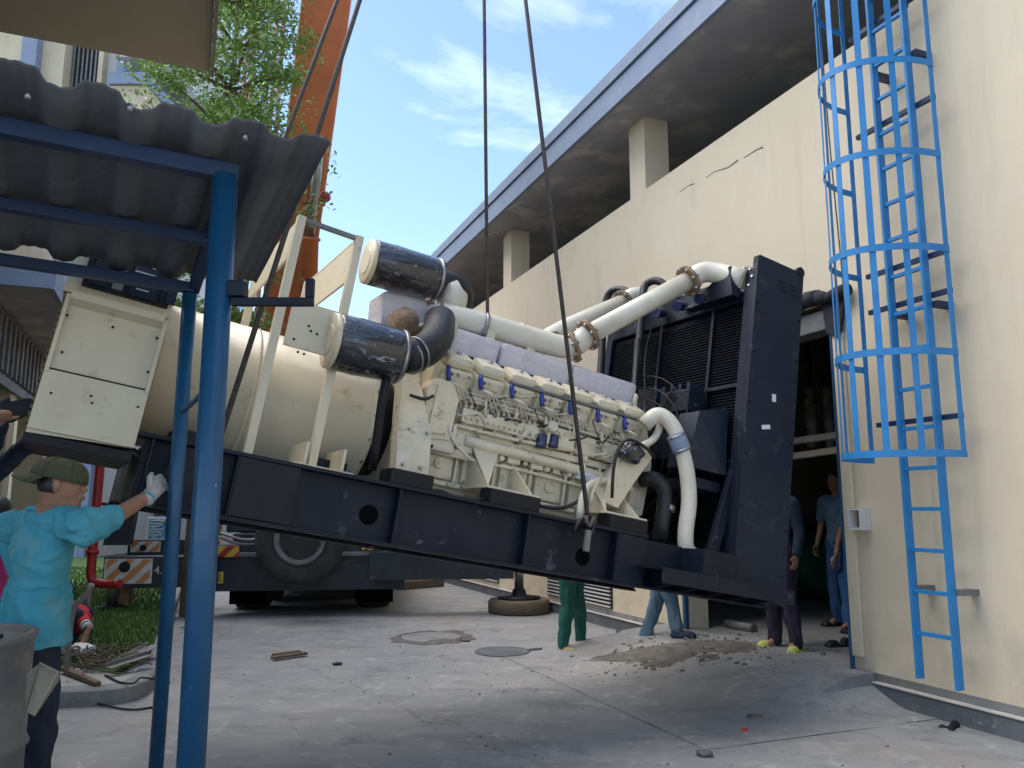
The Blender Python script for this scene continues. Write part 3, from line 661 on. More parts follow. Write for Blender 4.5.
# ---- control cabinet on the alternator end
cu0, cu1 = -.42, .055
cv = -.03
cab = gb(MB().prism([V(cu0, cv, .25), V(cu1, cv, .27), V(cu1, cv, .92), V(cu0, cv, .92)], (0, .85, 0)), 'control_cabinet', 'cream')
def cbx(a, b, m, nm, bev=.003): return gb(MB().bx(a, b, bev), nm, m, cab)
# recessed upper part of the near face: frame proud, sloping recess
cbx((cu0, cv - .035, .55), (cu0 + .02, cv - .001, .95), 'cream', 'cabinet_lip'); cbx((cu1 - .02, cv - .035, .55), (cu1, cv - .001, .95), 'cream', 'cabinet_lip')
gb(MB().prism([V(cu0 + .02, cv - .001, .90), V(cu0 + .02, cv - .07, .925), V(cu0 + .02, cv - .07, .96), V(cu0 + .02, cv - .001, .96)], (cu1 - cu0 - .04, 0, 0)), 'cabinet_lip', 'cream', cab)
cbx((cu0, cv - .022, .27), (cu1, cv - .002, .565), 'cream', 'cover_plate'); cbx((cu0, cv - .010, .568), (cu1, cv - .002, .575), 'black', 'plate_gap')
for x, y in ((62, 352), (148, 372), (51, 393), (92, 403), (91, 396), (138, 407), (113, 327), (157, 338), (67, 315)):
    p = gp(x, y, cv - .02); gb(MB().lathe(p + V(0, -.006, 0), p + V(0, .004, 0), [(0, .006), (.01, .007)], 8), 'screw_hole', 'black', cab)
gb(MB().bx((cu0 - .004, cv - .03, .20), (cu1, cv + .8, .248), .004), 'cabinet_base', 'black')
mb = MB()
for i in range(24): mb.bx((cu0 - .012, cv + .0, .26 + i * .035), (cu0 - .002, cv + .05, .28 + i * .035))
gb(mb, 'bolt_strip', 'rust', cab)
# upper console with the dark instrument panel
up = gb(MB().prism([V(cu0 - .02, cv - .02, .962), V(cu1 + .0, cv - .02, .962), V(cu1 + .02, cv + .06, 1.55), V(cu0 - .02, cv + .06, 1.55)], (0, .70, 0)), 'console', 'cream', cab)
sl = V(.02, .08, .588).normalized()
cp = gb(MB().box(V((cu0 + cu1) / 2 + .015, cv - .022, 1.10), (.405, .03, .19), frame_rot((1, 0, 0), None, sl), .004), 'instrument_panel', 'black', None)
nrm = V(0, -1, .13).normalized()
for (uu, ww, hh, mm, nm) in ((-.30, .075, .16, 'navy_panel', 'switch_block'), (-.215, .05, .15, 'grey_metal', 'display'), (-.205, .035, .05, 'yellow_label', 'warning_label'), (-.10, .12, .165, 'navy_panel', 'controller'), (-.105, .1, .006, 'paper', 'label_strip'), (-.10, .06, .006, 'paper', 'label_strip'), (-.01, .012, .14, 'black', 'panel_slot'), (.04, .05, .15, 'navy_panel', 'switch_block')):
    zz = {'label_strip': 1.06 if ww < .08 else 1.15}.get(nm, 1.10)
    gb(MB().box(V(uu, cv - .042 - (.008 if nm == 'warning_label' or nm == 'label_strip' else 0), zz), (ww, .012, hh), frame_rot((1, 0, 0), None, sl), .002), nm, mm, cp)
# ---- air-filter gantry
def gline(a, b, v, name, wd=.045, m='cream', va=None):
    A_, B_ = gp(*a, v), gp(*b, v if va is None else va); d = A_ - B_
    return gb(MB().box((A_ + B_) / 2, (d.length, wd, wd), frame_rot(d, None, (0, 1, 0.02)), .004), name, m)
def post(u, v, w0, w1, wd=.05): return gb(MB().bx((u - wd / 2, v - wd / 2, w0), (u + wd / 2, v + wd / 2, w1), .004), 'gantry_post', 'cream')
post(.63, .12, .365, 1.82); post(.995, .12, .365, 1.82); post(.63, 1.25, .365, 1.82, .05); post(.995, 1.25, .365, 1.82)
gb(MB().bx((.65, .10, 1.79), (.97, .135, 1.815), .003), 'tie_bar', 'grey_metal')
gb(MB().bx((.605, .15, 1.55), (.62, 1.25, 1.78), .003), 'gantry_plate', 'cream'); gb(MB().bx((.975, .15, 1.52), (.99, 1.25, 1.78), .003), 'gantry_plate', 'cream')
gb(MB().bx((.975, .10, 1.785), (1.02, 1.27, 1.80), .002), 'gantry_plate', 'cream')
gb(MB().bx((.68, .07, 1.02), (.98, .09, 1.30), .003), 'gantry_plate', 'cream')
for x, y in ((309, 326), (311, 331), (294, 339), (317, 334), (304, 354), (298, 352), (330, 338)):
    p = gp(x, y, .068); gb(MB().cyl(p, p + V(0, .0015, 0), .008, 8), 'plate_hole', 'black')
for x, y in ((351, 254), (345, 277)):
    p = gu(x, y, 1.0); gb(MB().cyl(p, p + V(.008, 0, 0), .012, 8), 'bolt', 'black')
# ---- air filters wrapped in film
def air_filter(a, b, v, r, elbow, er):
    A_, B_ = gp(*a, v), gp(*b, v); Lh = (B_ - A_).length
    d = (B_ - A_).normalized()
    body = gb(MB().lathe(A_, B_, [(0, r * .96), (.02, r), (Lh * .25, r * 1.01), (Lh * .3, r * 1.03), (Lh * .5, r), (Lh * .8, r * .98), (Lh - .02, r * .97), (Lh, r * .7)], 40), 'air_filter', 'cling_film')
    gb(MB().lathe(A_ - d * .03, A_ + d * .003, [(0, r * .2), (.0, r * .90), (.008, r * .98), (.033, r * 1.0)], 40), 'end_cap', 'cream', body)
    gb(MB().lathe(A_ - d * .036, A_ - d * .028, [(0, r * .55), (.008, r * .6)], 30), 'end_disc', 'cream', body)
    gb(MB().lathe(B_ - d * .05, B_ - d * .03, [(0, r * 1.0), (.02, r * 1.0)], 36), 'filter_band', 'steel', body)
    E_ = [B_ - d * .03] + [gp(*q, vv) for *q, vv in elbow]
    pts = E_
    el = gb(MB().tube(pts, er, 24), 'elbow_hose', 'rubber')
    # ribs and clamps follow the hose
    n = 9
    for i in range(1, n):
        t = i / n * (len(pts) - 1); k = min(int(t), len(pts) - 2); p = pts[k].lerp(pts[k + 1], t - k); dd = (pts[k + 1] - pts[k]).normalized()
        if len(pts) > 2 and k > 0 and abs((t - k)) < .25: dd = ((pts[k + 1] - pts[k]).normalized() + (pts[k] - pts[k - 1]).normalized()).normalized()
    return body
air_filter((333, 341), (404, 358), .05, .170, [(425, 352, .10), (438, 338, .25), (440, 320, .5)], .108)
air_filter((370, 262), (440, 281), .80, .165, [(458, 288, .85), (462, 300, .9), (455, 318, .9)], .098)
for (p, q) in (((409, 357), (417, 354)), ((415, 354.5), (422, 352))):
    P_, Q_ = gp(*p, .07), gp(*q, .09); d = (Q_ - P_).normalized(); gb(MB().lathe(P_, P_ + d * .014, [(0, .114), (.014, .114)], 32), 'hose_clamp', 'steel')
# far row of filters
fb = gb(MB().lathe(V(.95, 1.35, 1.22), V(1.4, 1.35, 1.22), [(0, .16), (.02, .17), (.43, .17), (.45, .12)], 30), 'air_filter', 'cling_film')
# turbochargers, heat shield
gb(MB().lathe(gp(428, 325, .55), gp(455, 333, .55), [(0, .06), (.01, .12), (.06, .15), (.12, .14), (.16, .10), (.2, .07)], 28), 'turbocharger', 'white_pipe')
gb(MB().lathe(gp(440, 296, .8), gp(465, 303, .8), [(0, .05), (.02, .12), (.09, .15), (.15, .1), (.19, .08)], 28), 'turbocharger', 'white_pipe')
gb(MB().lathe(gp(392, 322, .65), gp(420, 325, .65), [(0, .05), (.02, .09), (.09, .12), (.15, .1), (.17, .08)], 28), 'turbocharger', 'rust')
gb(MB().prism([gp(384, 292, .85), gp(420, 284, .85), gp(432, 320, .85), gp(380, 335, .85)], (0, .3, 0)), 'heat_shield', 'lilac_wrap')
gb(MB().tube([V(1.60, .72, 1.15), V(1.60, .72, 1.40), V(1.55, .7, 1.6)], .09, 18), 'exhaust_bend', 'rust')
# ---- engine
EV = .44
blk = gb(MB().bx((1.72, EV + .02, .42), (3.56, 1.12, 1.02), .015), 'engine_block', 'cream_engine')
gb(MB().bx((1.76, EV + .10, .32), (3.50, 1.05, .43), .03), 'oil_sump', 'cream_engine')
gb(MB().prism([V(1.74, EV + .02, 1.0), V(1.74, .36, 1.22), V(1.74, .62, 1.40), V(1.74, .98, 1.40), V(1.74, 1.24, 1.22), V(1.74, 1.1, 1.0)], (1.80, 0, 0)), 'vee_deck', 'cream_engine')
gb(MB().bx((1.74, EV - .04, .82), (3.52, EV + .03, .87), .008), 'gallery_rail', 'cream_engine')
gb(MB().bx((1.74, EV - .05, .455), (3.5, EV + .03, .485), .006), 'sump_flange', 'cream_engine')
gb(MB().tube([V(2.05, EV - .07, .78), V(2.6, EV - .07, .775), V(3.45, EV - .07, .75)], .038, 14), 'oil_gallery_pipe', 'cream_engine')
# crankcase doors along the side
for i in range(6):
    u0 = 1.80 + i * .292
    if i == 5: continue
    d_ = gb(MB().bx((u0, EV - .028, .50), (u0 + .22, EV + .02, .70), .012), 'crankcase_door', 'cream_engine')
    for du in (.02, .20):
        for dw in (.52, .68): gb(MB().lathe((u0 + du, EV - .045, dw), (u0 + du, EV - .028, dw), [(0, .008), (.017, .010)], 6), 'bolt', 'cream_engine', d_)
for i in range(6):
    u0 = 2.02 + i * .25
    gb(MB().bx((u0, EV - .045, .885), (u0 + .17, EV + .02, 1.0), .01), 'side_cover', 'cream_engine')
# cylinder heads with rocker covers, both banks
tilt = R(28)
for i in range(7):
    for sgn, vc in ((-1, .44), (1, 1.16)):
        u0 = 1.79 + i * .248; rot = Matrix.Rotation(-sgn * -tilt, 3, 'X') if False else Matrix.Rotation(tilt * (1 if sgn < 0 else -1), 3, 'X')
        c = V(u0 + .11, vc, 1.20)
        h = gb(MB().box(c, (.215, .22, .17), rot, .02), 'cylinder_head', 'cream_engine')
        nv = rot @ V(0, 0, 1)
        rc = gb(MB().box(c + nv * .128, (.205, .205, .085), rot, .035), 'rocker_cover', 'cream_engine')
        if sgn < 0:
            gb(MB().lathe(c + nv * .165 + V(.0, 0, 0), c + nv * .185, [(0, .02), (.02, .016)], 8), 'cover_bolt', 'steel', rc)
            fr = rot @ V(0, -1, 0)
            p = c + fr * .14 + V(-.08, 0, .05); ij = gb(MB().tube([p + V(0, 0, .05), p + V(0, -.015, 0), p + V(.01, -.02, -.05)], .017, 8), 'injector', 'injector_blue')
            gb(MB().box(p + V(.012, -.018, .0), (.045, .02, .02), None, .004), 'injector_clip', 'injector_blue', ij)
            q = p + V(.01, -.02, -.05)
            for k in range(3):
                e_ = V(u0 + .22 + .05 * k, .40 + .01 * k, .985 + .012 * k)
                gb(MB().tube([q + V(.02 * k, 0, 0), q + V(.05 + .02 * k, -.03, -.02), e_ + V(-.04, -.03, .04), e_], .006, 6), 'fuel_line', 'white_pipe')
gb(MB().bx((2.30, .30, 1.235), (3.42, .345, 1.275), .006), 'heat_rail', 'grey_metal')
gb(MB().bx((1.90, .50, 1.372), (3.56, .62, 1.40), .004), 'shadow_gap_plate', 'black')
# wrapped intake manifold covers
for a_, b_ in ((1.90, 2.29), (2.30, 2.92), (2.925, 3.55)):
    gb(MB().box(V((a_ + b_) / 2, .62, 1.50), (b_ - a_ - .006, .20, .20), Matrix.Rotation(R(14), 3, 'X'), .035), 'manifold_cover', 'lilac_wrap')
gb(MB().bx((1.9, .85, 1.4), (3.5, 1.12, 1.62), .03), 'manifold_cover', 'lilac_wrap')
# injection pump with its row of delivery nuts
pm = gb(MB().bx((2.0, .36, .90), (2.62, .47, 1.00), .012), 'injection_pump', 'cream_engine')
for i in range(14):
    u = 2.03 + i * .043; gb(MB().lathe((u, .40, 1.0), (u, .385, 1.06), [(0, .013), (.03, .013), (.031, .008), (.06, .008)], 8), 'delivery_valve', 'white_pipe', pm)
    gb(MB().lathe((u, .345, .93), (u, .36, .93), [(0, .009), (.015, .009)], 6), 'pump_bolt', 'steel', pm)
gb(MB().tube([V(1.95, .38, .87), V(2.3, .36, .865), V(2.75, .37, .88), V(2.95, .36, .90)], .014, 8), 'fuel_pipe', 'cream_engine')
gb(MB().tube([V(1.98, .36, 1.07), V(2.3, .35, 1.08), V(2.7, .35, 1.06), V(3.4, .36, 1.03)], .010, 8), 'fuel_pipe', 'white_pipe')
gb(MB().tube([V(1.98, .35, 1.10), V(2.3, .34, 1.11), V(2.7, .34, 1.09), V(3.4, .35, 1.06)], .007, 8), 'fuel_pipe', 'white_pipe')
# box cover with nameplate
P_ = gp(443, 435, .30)
nb = gb(MB().box(P_ + V(0, .07, -.01), (.20, .14, .20), None, .025), 'governor_box', 'white_pipe')
gb(MB().box(P_ + V(.01, -.003, .045), (.105, .004, .07), None, 0), 'nameplate', 'plate_ink', nb)
text_mesh('V16', .022, 'plate_steel', 'plate_text', nb, P_ + V(.01, -.006, .06), (1, 0, 0), (0, 0, 1)) if False else None
for k, zz in enumerate((.068, .050, .034, .020)): gb(MB().box(P_ + V(.005 - .008 * (k % 2), -.0065, zz), (.07 - .014 * (k % 3), .001, .006), None, 0), 'plate_line', 'plate_steel', nb)
# oil filters
for x in (541, 553):
    p = gp(x, 441, .36); gb(MB().lathe(p + V(0, 0, -.055), p + V(0, 0, .05), [(0, .02), (.004, .038), (.01, .042), (.095, .042), (.10, .035), (.105, .02)], 20), 'oil_filter', 'filter_blue')
gb(MB().bx((2.56, .38, .985), (2.78, .47, 1.02), .008), 'filter_head', 'cream_engine')
# flywheel housing
fh = gb(MB().prism([V(1.50, .10, .46), V(1.72, .10, .46), V(1.70, .12, .72), V(1.64, .38, 1.16), V(1.52, .38, 1.16), V(1.50, .22, .80)], (0, .10, 0)), 'flywheel_support', 'cream_engine')
gb(MB().lathe(ax(1.56), ax(1.74), [(0, .47), (.02, .50), (.06, .50), (.065, .46), (.18, .44)], 48), 'flywheel_housing', 'cream_engine')
for k in range(24):
    a = k / 24 * 6.283; p = ax(1.575) + V(0, math.cos(a) * .485, math.sin(a) * .485)
    gb(MB().lathe(p + V(-.016, 0, 0), p, [(0, .010), (.016, .012)], 6), 'bolt', 'steel', fh)
for u in (1.54, 1.66):
    for w_ in (.50, .72): gb(MB().lathe((u, .078, w_), (u, .10, w_), [(0, .012), (.022, .014)], 6), 'bolt', 'steel', fh)
gb(MB().tube([gp(388, 372, .02), gp(382, 400, .02), gp(378, 430, .05), gp(372, 470, .1)], .028, 8), 'black_strap', 'black')
# gear case near the flywheel
gb(MB().prism([V(1.70, .28, .72), V(1.90, .28, .74), V(1.92, .28, 1.02), V(1.86, .28, 1.12), V(1.74, .28, 1.13), V(1.69, .28, 1.05)], (0, .22, 0)), 'gear_case', 'cream_engine')
gb(MB().prism([V(1.73, .262, .76), V(1.86, .262, .77), V(1.87, .262, 1.0), V(1.82, .262, 1.08), V(1.75, .262, 1.08)], (0, .02, 0)), 'gear_cover', 'cream_engine')
# triangular engine brackets and black isolator blocks
for u0, u1 in ((2.12, 2.46), (3.06, 3.36)):
    for (a_, b_) in ((u0, u0 + .014), (u1 - .014, u1)):
        gb(MB().prism([V(a_, .06, .475), V(a_, .50, .475), V(a_, .50, .78)], (b_ - a_, 0, 0)), 'engine_bracket', 'cream')
    gb(MB().prism([V(u0, .058, .475), V(u1 - .12, .40, .78), V(u0, .40, .78)], (0, .014, 0)), 'engine_bracket', 'cream')
    gb(MB().bx((u0 - .02, .03, .461), (u1 + .04, .5, .476), .003), 'bracket_foot', 'cream')
    gb(MB().bx((u0, .0, .362), (u1 + .03, .16, .46), .008), 'isolator_block', 'black')
gb(MB().bx((1.44, .0, .362), (1.72, .2, .455), .008), 'isolator_block', 'black')
# dark hoses drooping along the sump, pale water pipe
gb(MB().tube([gp(415, 492, .10), gp(440, 490, .08), gp(455, 499, .08), gp(480, 501, .08), gp(500, 494, .10)], .014, 8), 'drain_hose', 'rubber')
gb(MB().tube([gp(540, 506, .1), gp(560, 509, .1), gp(575, 504, .1), gp(582, 497, .2)], .013, 8), 'drain_hose', 'rubber')
gb(MB().tube([gp(579, 520, .08), gp(581, 500, .10), gp(588, 484, .12), gp(602, 480, .25), gp(612, 482, .4)], .024, 14), 'water_pipe', 'white_pipe')
gb(MB().tube([gp(590, 505, .12), gp(592, 490, .12), gp(600, 478, .2)], .016, 12), 'water_pipe', 'cream_engine')
# front end (radiator side): belt guard plates, film-wrapped alternator
gb(MB().prism([V(3.53, .42, .50), V(3.66, .42, .55), V(3.70, .42, .95), V(3.60, .42, 1.28), V(3.50, .42, 1.25)], (0, .8, 0)), 'front_cover', 'cream_engine')
gb(MB().prism([gp(600, 500, .22), gp(626, 455, .22), gp(645, 448, .22), gp(652, 458, .22), gp(632, 486, .22), gp(618, 508, .22)], (0, .12, 0)), 'belt_guard', 'cream')
wr = MB(); q = gp(631, 452, .20)
blob(wr, tuple(q), .095, (1.1, .9, .9), amp=.35, fr=1.5); gb(wr, 'charging_alternator', 'cling_film')
gb(MB().tube([gp(612, 498, .15), gp(613, 470, .13), gp(618, 447, .12), gp(628, 438, .12), gp(645, 446, .12), gp(655, 458, .14)], .012, 8), 'cable_loom', 'rubber')
gb(MB().tube([gp(640, 447, .2), gp(654, 440, .2), gp(660, 428, .2), gp(662, 415, .25)], .028, 12), 'support_arm', 'white_pipe')
# coolant pipes at the radiator
cpipe = [gp(644, 425, .22), gp(658, 412, .16), gp(674, 425, .10), gp(686, 462, .06), gp(690, 500, .05), gp(685, 532, .05), gp(686, 552, .05), gp(703, 560, .12), gp(716, 556, .3)]
cpo = gb(MB().tube(cpipe, .058, 20, True, 3), 'coolant_pipe', 'white_pipe')
A_, B_ = gp(675, 434, .095), gp(683, 452, .07); d = (B_ - A_)
gb(MB().lathe(A_, B_, [(0, .067), (.01, .07), (d.length - .01, .07), (d.length, .067)], 24), 'pipe_sleeve', 'fascia_blue', cpo)
for t in (.1, .85): gb(MB().lathe(A_ + d * t, A_ + d * t + d.normalized() * .012, [(0, .073), (.012, .073)], 24), 'hose_clamp', 'steel', cpo)
gb(MB().tube([gp(640, 480, .35), gp(656, 478, .25), gp(666, 490, .2), gp(664, 512, .18), gp(660, 540, .2)], .058, 18), 'lower_hose', 'rubber')
gb(MB().tube([gp(668, 505, .185), gp(667, 511, .185)], .062, 18, True, 0), 'hose_clamp', 'steel')
# black vent hoses looping over the radiator top
for pts in (((598, 410, 3.9), (602, 350, 3.95), (604, 312, 3.95), (608, 292, 3.95), (622, 288, 3.98), (640, 300, 4.05)), ((638, 372, 3.85), (640, 330, 3.9), (643, 300, 3.9), (644, 284, 3.93), (658, 279, 3.98), (672, 292, 4.05))):
    gb(MB().tube([gu(*p) for p in pts], .036, 14), 'vent_hose', 'rubber')
pp = [gu(634, 392, 3.7), gu(638, 360, 3.85)]
gb(MB().tube([gu(633, 410, 3.6), gu(635, 385, 3.7), gu(638, 340, 3.85)], .03, 12), 'vent_pipe', 'black')
gb(MB().tube([gu(632, 412, 3.59), gu(634, 396, 3.64)], .034, 12, True, 0), 'vent_pipe', 'white_pipe')
gb(MB().tube([gu(660, 308, 4.0), gu(650, 330, 4.0), gu(644, 360, 4.0), gu(645, 395, 3.95), (3.7, gu(644, 420, 3.7).y, gu(644, 420, 3.7).z)], .005, 6), 'sensor_wire', 'cable')
# large white air / exhaust pipes along the top
def flange(p, d, r, t=.03):
    f = gb(MB().lathe(p - d * t / 2, p + d * t / 2, [(0, r * .9), (0, r), (t, r), (t, r * .9)], 24), 'pipe_flange', 'rust'); 
    x = d.cross(V(0, 0, 1)).normalized(); y = d.cross(x)
    for k in range(8):
        a = k * .785; c = p + (x * math.cos(a) + y * math.sin(a)) * r * .88
        gb(MB().lathe(c - d * t, c + d * t, [(0, .011), (2 * t, .011)], 6), 'flange_bolt', 'steel', f)
a0 = gp(440, 313, .72); a1 = gp(500, 329, .66); a2 = gp(556, 346, .60); a3 = gp(575, 345, .55)
b0_ = gp(588, 335, .50); c0 = gu(688, 281, 3.80); c1 = gu(703, 271, 3.92); c2 = gu(722, 274, 4.02); c3 = gu(745, 280, 4.10)
gb(MB().tube([gp(428, 312, .76), a0], [.05, .075], 20, True, 0), 'pipe_cone', 'white_pipe')
gb(MB().tube([a0, a1, a2, gp(572, 348, .56), b0_], .088, 24, True, 3), 'air_pipe', 'white_pipe')
gb(MB().tube([b0_, c0], .078, 24, True, 0), 'air_pipe', 'white_pipe')
gb(MB().tube([c0, c1, c2, c3], .085, 24, True, 3), 'air_pipe', 'white_pipe')
flange(gp(573, 347, .56), (b0_ - a2).normalized(), .125); flange(b0_, (c0 - b0_).normalized(), .125); flange(c0, (c0 - b0_).normalized(), .13); flange(c3, V(1, 0, 0), .11)
p_ = gp(490, 327, .66); dd = (a2 - a0).normalized()
for q in ((484, 325), (519, 335), (545, 342)):
    p_ = gp(*q, .65); gb(MB().lathe(p_ - dd * .012, p_ + dd * .012, [(0, .094), (.024, .094)], 24), 'pipe_band', 'steel' if q[0] == 484 else 'cream')
gb(MB().bx((2.55, .60, 1.60), (2.62, .68, 1.68), .005), 'pipe_saddle', 'cream'); gb(MB().bx((2.2, .60, 1.60), (2.27, .68, 1.68), .005), 'pipe_saddle', 'cream')
g0, g1 = gu(568, 330, 3.1), gu(628, 306, 3.95)
g0 = V(3.0, 1.15, 1.95)
g1 = gu(622, 303, 3.9); g2 = gu(640, 295, 4.08)
gb(MB().tube([V(1.9, 1.05, 1.72), V(2.9, 1.05, 1.75), g0, g1], .078, 20, True, 3), 'air_pipe', 'white_pipe')
gb(MB().tube([g1, g1.lerp(g2, .5) + V(0, 0, .03), g2], .08, 20), 'air_pipe', 'white_pipe'); flange(g1, (g1 - g0).normalized(), .12)
for x, y in ((548, 337), (556, 334)):
    p_ = gp(x, y, .6); gb(MB().tube([p_ + V(-.05, 0, -.02), p_ + V(0, 0, .02), p_ + V(.05, 0, -.02)], .012, 8), 'pipe_lug', 'rust')
# black brackets under the pipes on the radiator top
gb(MB().prism([V(RU - .12, .0, 2.36), V(RU - .12, .55, 2.36), V(RU - .12, .05, 2.62)], (.1, 0, 0)), 'pipe_bracket', 'navy_steel')
for v in (.35, .62, .9): gb(MB().tube([V(RU - .15, v, 2.40), V(RU - .03, v + .05, 2.45)], .045, 12), 'pipe_stub', 'filter_blue')
# random small fittings over the engine side so the casting reads busy
random.seed(21)
for i in range(26):
    u = random.uniform(1.95, 3.45); w_ = random.uniform(.86, 1.12); v = .40 + random.uniform(-.02, .04)
    l = random.uniform(.05, .16); a = random.choice([0, .3, 1.57, 1.2, -.4])
    gb(MB().tube([V(u, v + .06, w_), V(u, v, w_), V(u + l * math.cos(a), v - .01, w_ + l * math.sin(a) * .7), V(u + l * math.cos(a) + .02, v + .05, w_ + l * math.sin(a) * .7)], random.uniform(.006, .013), 7), 'small_pipe', random.choice(['cream_engine', 'white_pipe', 'cream_engine']))
for i in range(30):
    u = random.uniform(1.82, 3.5); w_ = random.choice([.73, .76, .80, .86, .92, 1.0, 1.05]) ; s_ = random.uniform(.014, .03)
    gb(MB().lathe((u, EV - .09, w_), (u, EV + .02, w_), [(0, s_ * .7), (.02, s_), (.05, s_), (.055, s_ * 1.4), (.11, s_ * 1.4)], 8), 'boss', random.choice(['cream_engine', 'cream_engine', 'grey_metal']))
gb(MB().bx((2.95, .36, .88), (3.12, .47, 1.02), .012), 'oil_cooler', 'cream_engine'); gb(MB().bx((3.18, .36, .88), (3.40, .47, 1.02), .012), 'oil_cooler', 'cream_engine')
wrp = MB(); blob(wrp, tuple(gp(588, 478, .35)), .07, (1.5, .7, .6), amp=.5, fr=2.5); gb(wrp, 'wrapped_fitting', 'lilac_wrap')
for pts in (((410, 395, .2), (425, 400, .2), (433, 396, .25)), ((418, 440, .22), (425, 448, .2), (432, 446, .25)), ((452, 400, .3), (447, 420, .28), (452, 440, .28), (470, 460, .3), (490, 466, .35))):
    gb(MB().tube([gp(*p) for p in pts], .011, 8), 'wiring', 'rubber' if pts[0][0] < 450 else 'white_pipe')
# more clutter: injector leads, bolts round the covers, wire loops, clips
random.seed(33)
for i in range(40):
    u = random.uniform(1.9, 3.42); w_ = random.uniform(.84, 1.20); v = .33 + random.uniform(-.03, .05); l = random.uniform(.04, .22); dz = random.uniform(-.08, .08)
    gb(MB().tube([V(u, v + .08, w_), V(u, v, w_ + .01), V(u + l * .5, v - .015, w_ + dz * .3 + .01), V(u + l, v, w_ + dz), V(u + l, v + .08, w_ + dz)], random.uniform(.003, .007), 6), 'thin_pipe', random.choice(['white_pipe', 'cream_engine', 'steel', 'rubber', 'cream_engine']))
for i in range(7):
    u0 = 1.79 + i * .248; rot = Matrix.Rotation(tilt, 3, 'X'); c = V(u0 + .11, .44, 1.20); fr = rot @ V(0, -1, 0); nv = rot @ V(0, 0, 1)
    for du in (-.085, 0, .085):
        for dn in (-.05, .055):
            p = c + V(du, 0, 0) + fr * .108 + nv * dn; gb(MB().lathe(p, p + fr * .018, [(0, .011), (.018, .009)], 6), 'head_bolt', random.choice(['steel', 'cream_engine']))
for i in range(5):
    u0 = 1.80 + i * .292; hp_ = V(u0 + .11, EV - .045, .60); gb(MB().lathe(hp_, hp_ + V(0, .02, 0), [(0, .035), (.012, .04), (.02, .04)], 16), 'door_boss', 'cream_engine')
    gb(MB().bx((u0 + .225, EV - .05, .46), (u0 + .245, EV + .0, .82), .004), 'block_rib', 'cream_engine')
for i in range(17): gb(MB().lathe((1.78 + i * .104, EV - .062, .47), (1.78 + i * .104, EV - .05, .47), [(0, .010), (.012, .012)], 6), 'sump_bolt', 'steel')
for i in range(6):
    u = 2.0 + i * .26; gb(MB().tube([V(u, .33, 1.13), V(u + .03, .30, 1.05), V(u + .10, .32, .98), V(u + .16, .33, 1.06), V(u + .22, .34, 1.12)], .0045, 6), 'sensor_lead', 'white_pipe' if i % 2 else 'black')
gb(MB().bx((1.92, .40, 1.02), (1.99, .48, 1.16), .01), 'actuator', 'grey_metal'); gb(MB().lathe(V(2.70, .30, 1.02), V(2.70, .42, 1.02), [(0, .03), (.02, .045), (.09, .045), (.12, .03)], 16), 'lift_pump', 'cream_engine')
gb(MB().lathe(V(3.44, .28, .86), V(3.44, .48, .86), [(0, .03), (.01, .06), (.12, .07), (.2, .07)], 20), 'water_pump', 'cream_engine')
for i in range(14):
    w_ = .25 + i * .17; gb(MB().lathe((RU + .49, vn - .010, w_), (RU + .49, vn, w_), [(0, .006), (.005, .010), (.01, .011)], 8), 'bolt', 'navy_steel')
# castings that fill the engine flank
for i in range(7):
    u0 = 1.80 + i * .248
    gb(MB().bx((u0, .36, 1.045), (u0 + .20, .50, 1.12), .012), 'tappet_cover', 'cream_engine')
    gb(MB().tube([V(u0 + .10, .345, 1.10), V(u0 + .10, .33, 1.02), V(u0 + .13, .37, .97)], .014, 8), 'breather_pipe', 'cream_engine')
for i in range(9):
    u0 = 1.84 + i * .19; gb(MB().bx((u0, .375, .70), (u0 + .10, .45, .745), .008), 'flank_casting', 'cream_engine')
    gb(MB().lathe(V(u0 + .14, .37, .722), V(u0 + .14, .45, .722), [(0, .018), (.02, .022), (.03, .028), (.08, .028)], 10), 'core_plug', 'cream_engine' if i % 3 else 'steel')
gb(MB().bx((2.68, .345, .89), (2.92, .46, 1.03), .014), 'timing_box', 'cream_engine'); gb(MB().bx((1.98, .37, .655), (2.10, .45, .82), .01), 'drain_cock_box', 'cream_engine')
gb(MB().tube([V(1.80, .37, .66), V(2.1, .36, .655), V(2.5, .36, .67), V(2.9, .37, .66), V(3.4, .37, .65)], .012, 8), 'oil_line', 'cream_engine')
for (u, w_) in ((1.86, .93), (2.46, .86), (2.98, .70), (3.26, .79), (3.40, .95)):
    gb(MB().tube([V(u, .44, w_), V(u, .35, w_ + .02), V(u + .05, .33, w_ + .08), V(u + .03, .40, w_ + .16)], .017, 10), 'elbow_pipe', 'cream_engine')
#PART4
# ================================================================== CORRUGATED CANOPY
T0 = dy(206.5, 500, 2.85); T0 = V(T0.x, T0.y, 0); T1 = dy(190, 293, 3.85); ZB1 = T1.z; T1 = V(T1.x, T1.y, 0); T1B = gz(152, 822); ZB = 2.72
can = thing('corrugated_canopy', 'dark corrugated canopy roof on blue steel posts in the left foreground', 'canopy', T0); CL = T0.copy()
def cpart(mb, name, m, par=None): return wbuild(mb, name, m, par or can, CL)
cpart(MB().tube([T0, T0 + V(0, 0, ZB + .02)], .047, 28, True, 0), 'post', 'blue_paint')
cpart(MB().tube([T1B, T1 + V(0, 0, ZB1)], .035, 24, True, 0), 'post', 'blue_paint')
cpart(MB().tube([T0 - WN * 3.0, T0 - WN * 3.0 + V(0, 0, ZB + .17)], .06, 20, True, 0), 'post', 'blue_paint')
bdir = (T1 - T0).normalized()
FR = gz(330, 142, 2.86); BR = gz(256, 283, 2.67); cdir = (BR - FR).normalized(); CLn = (BR - FR).length
cside = V(-cdir.y, cdir.x, 0).normalized()               # towards the left
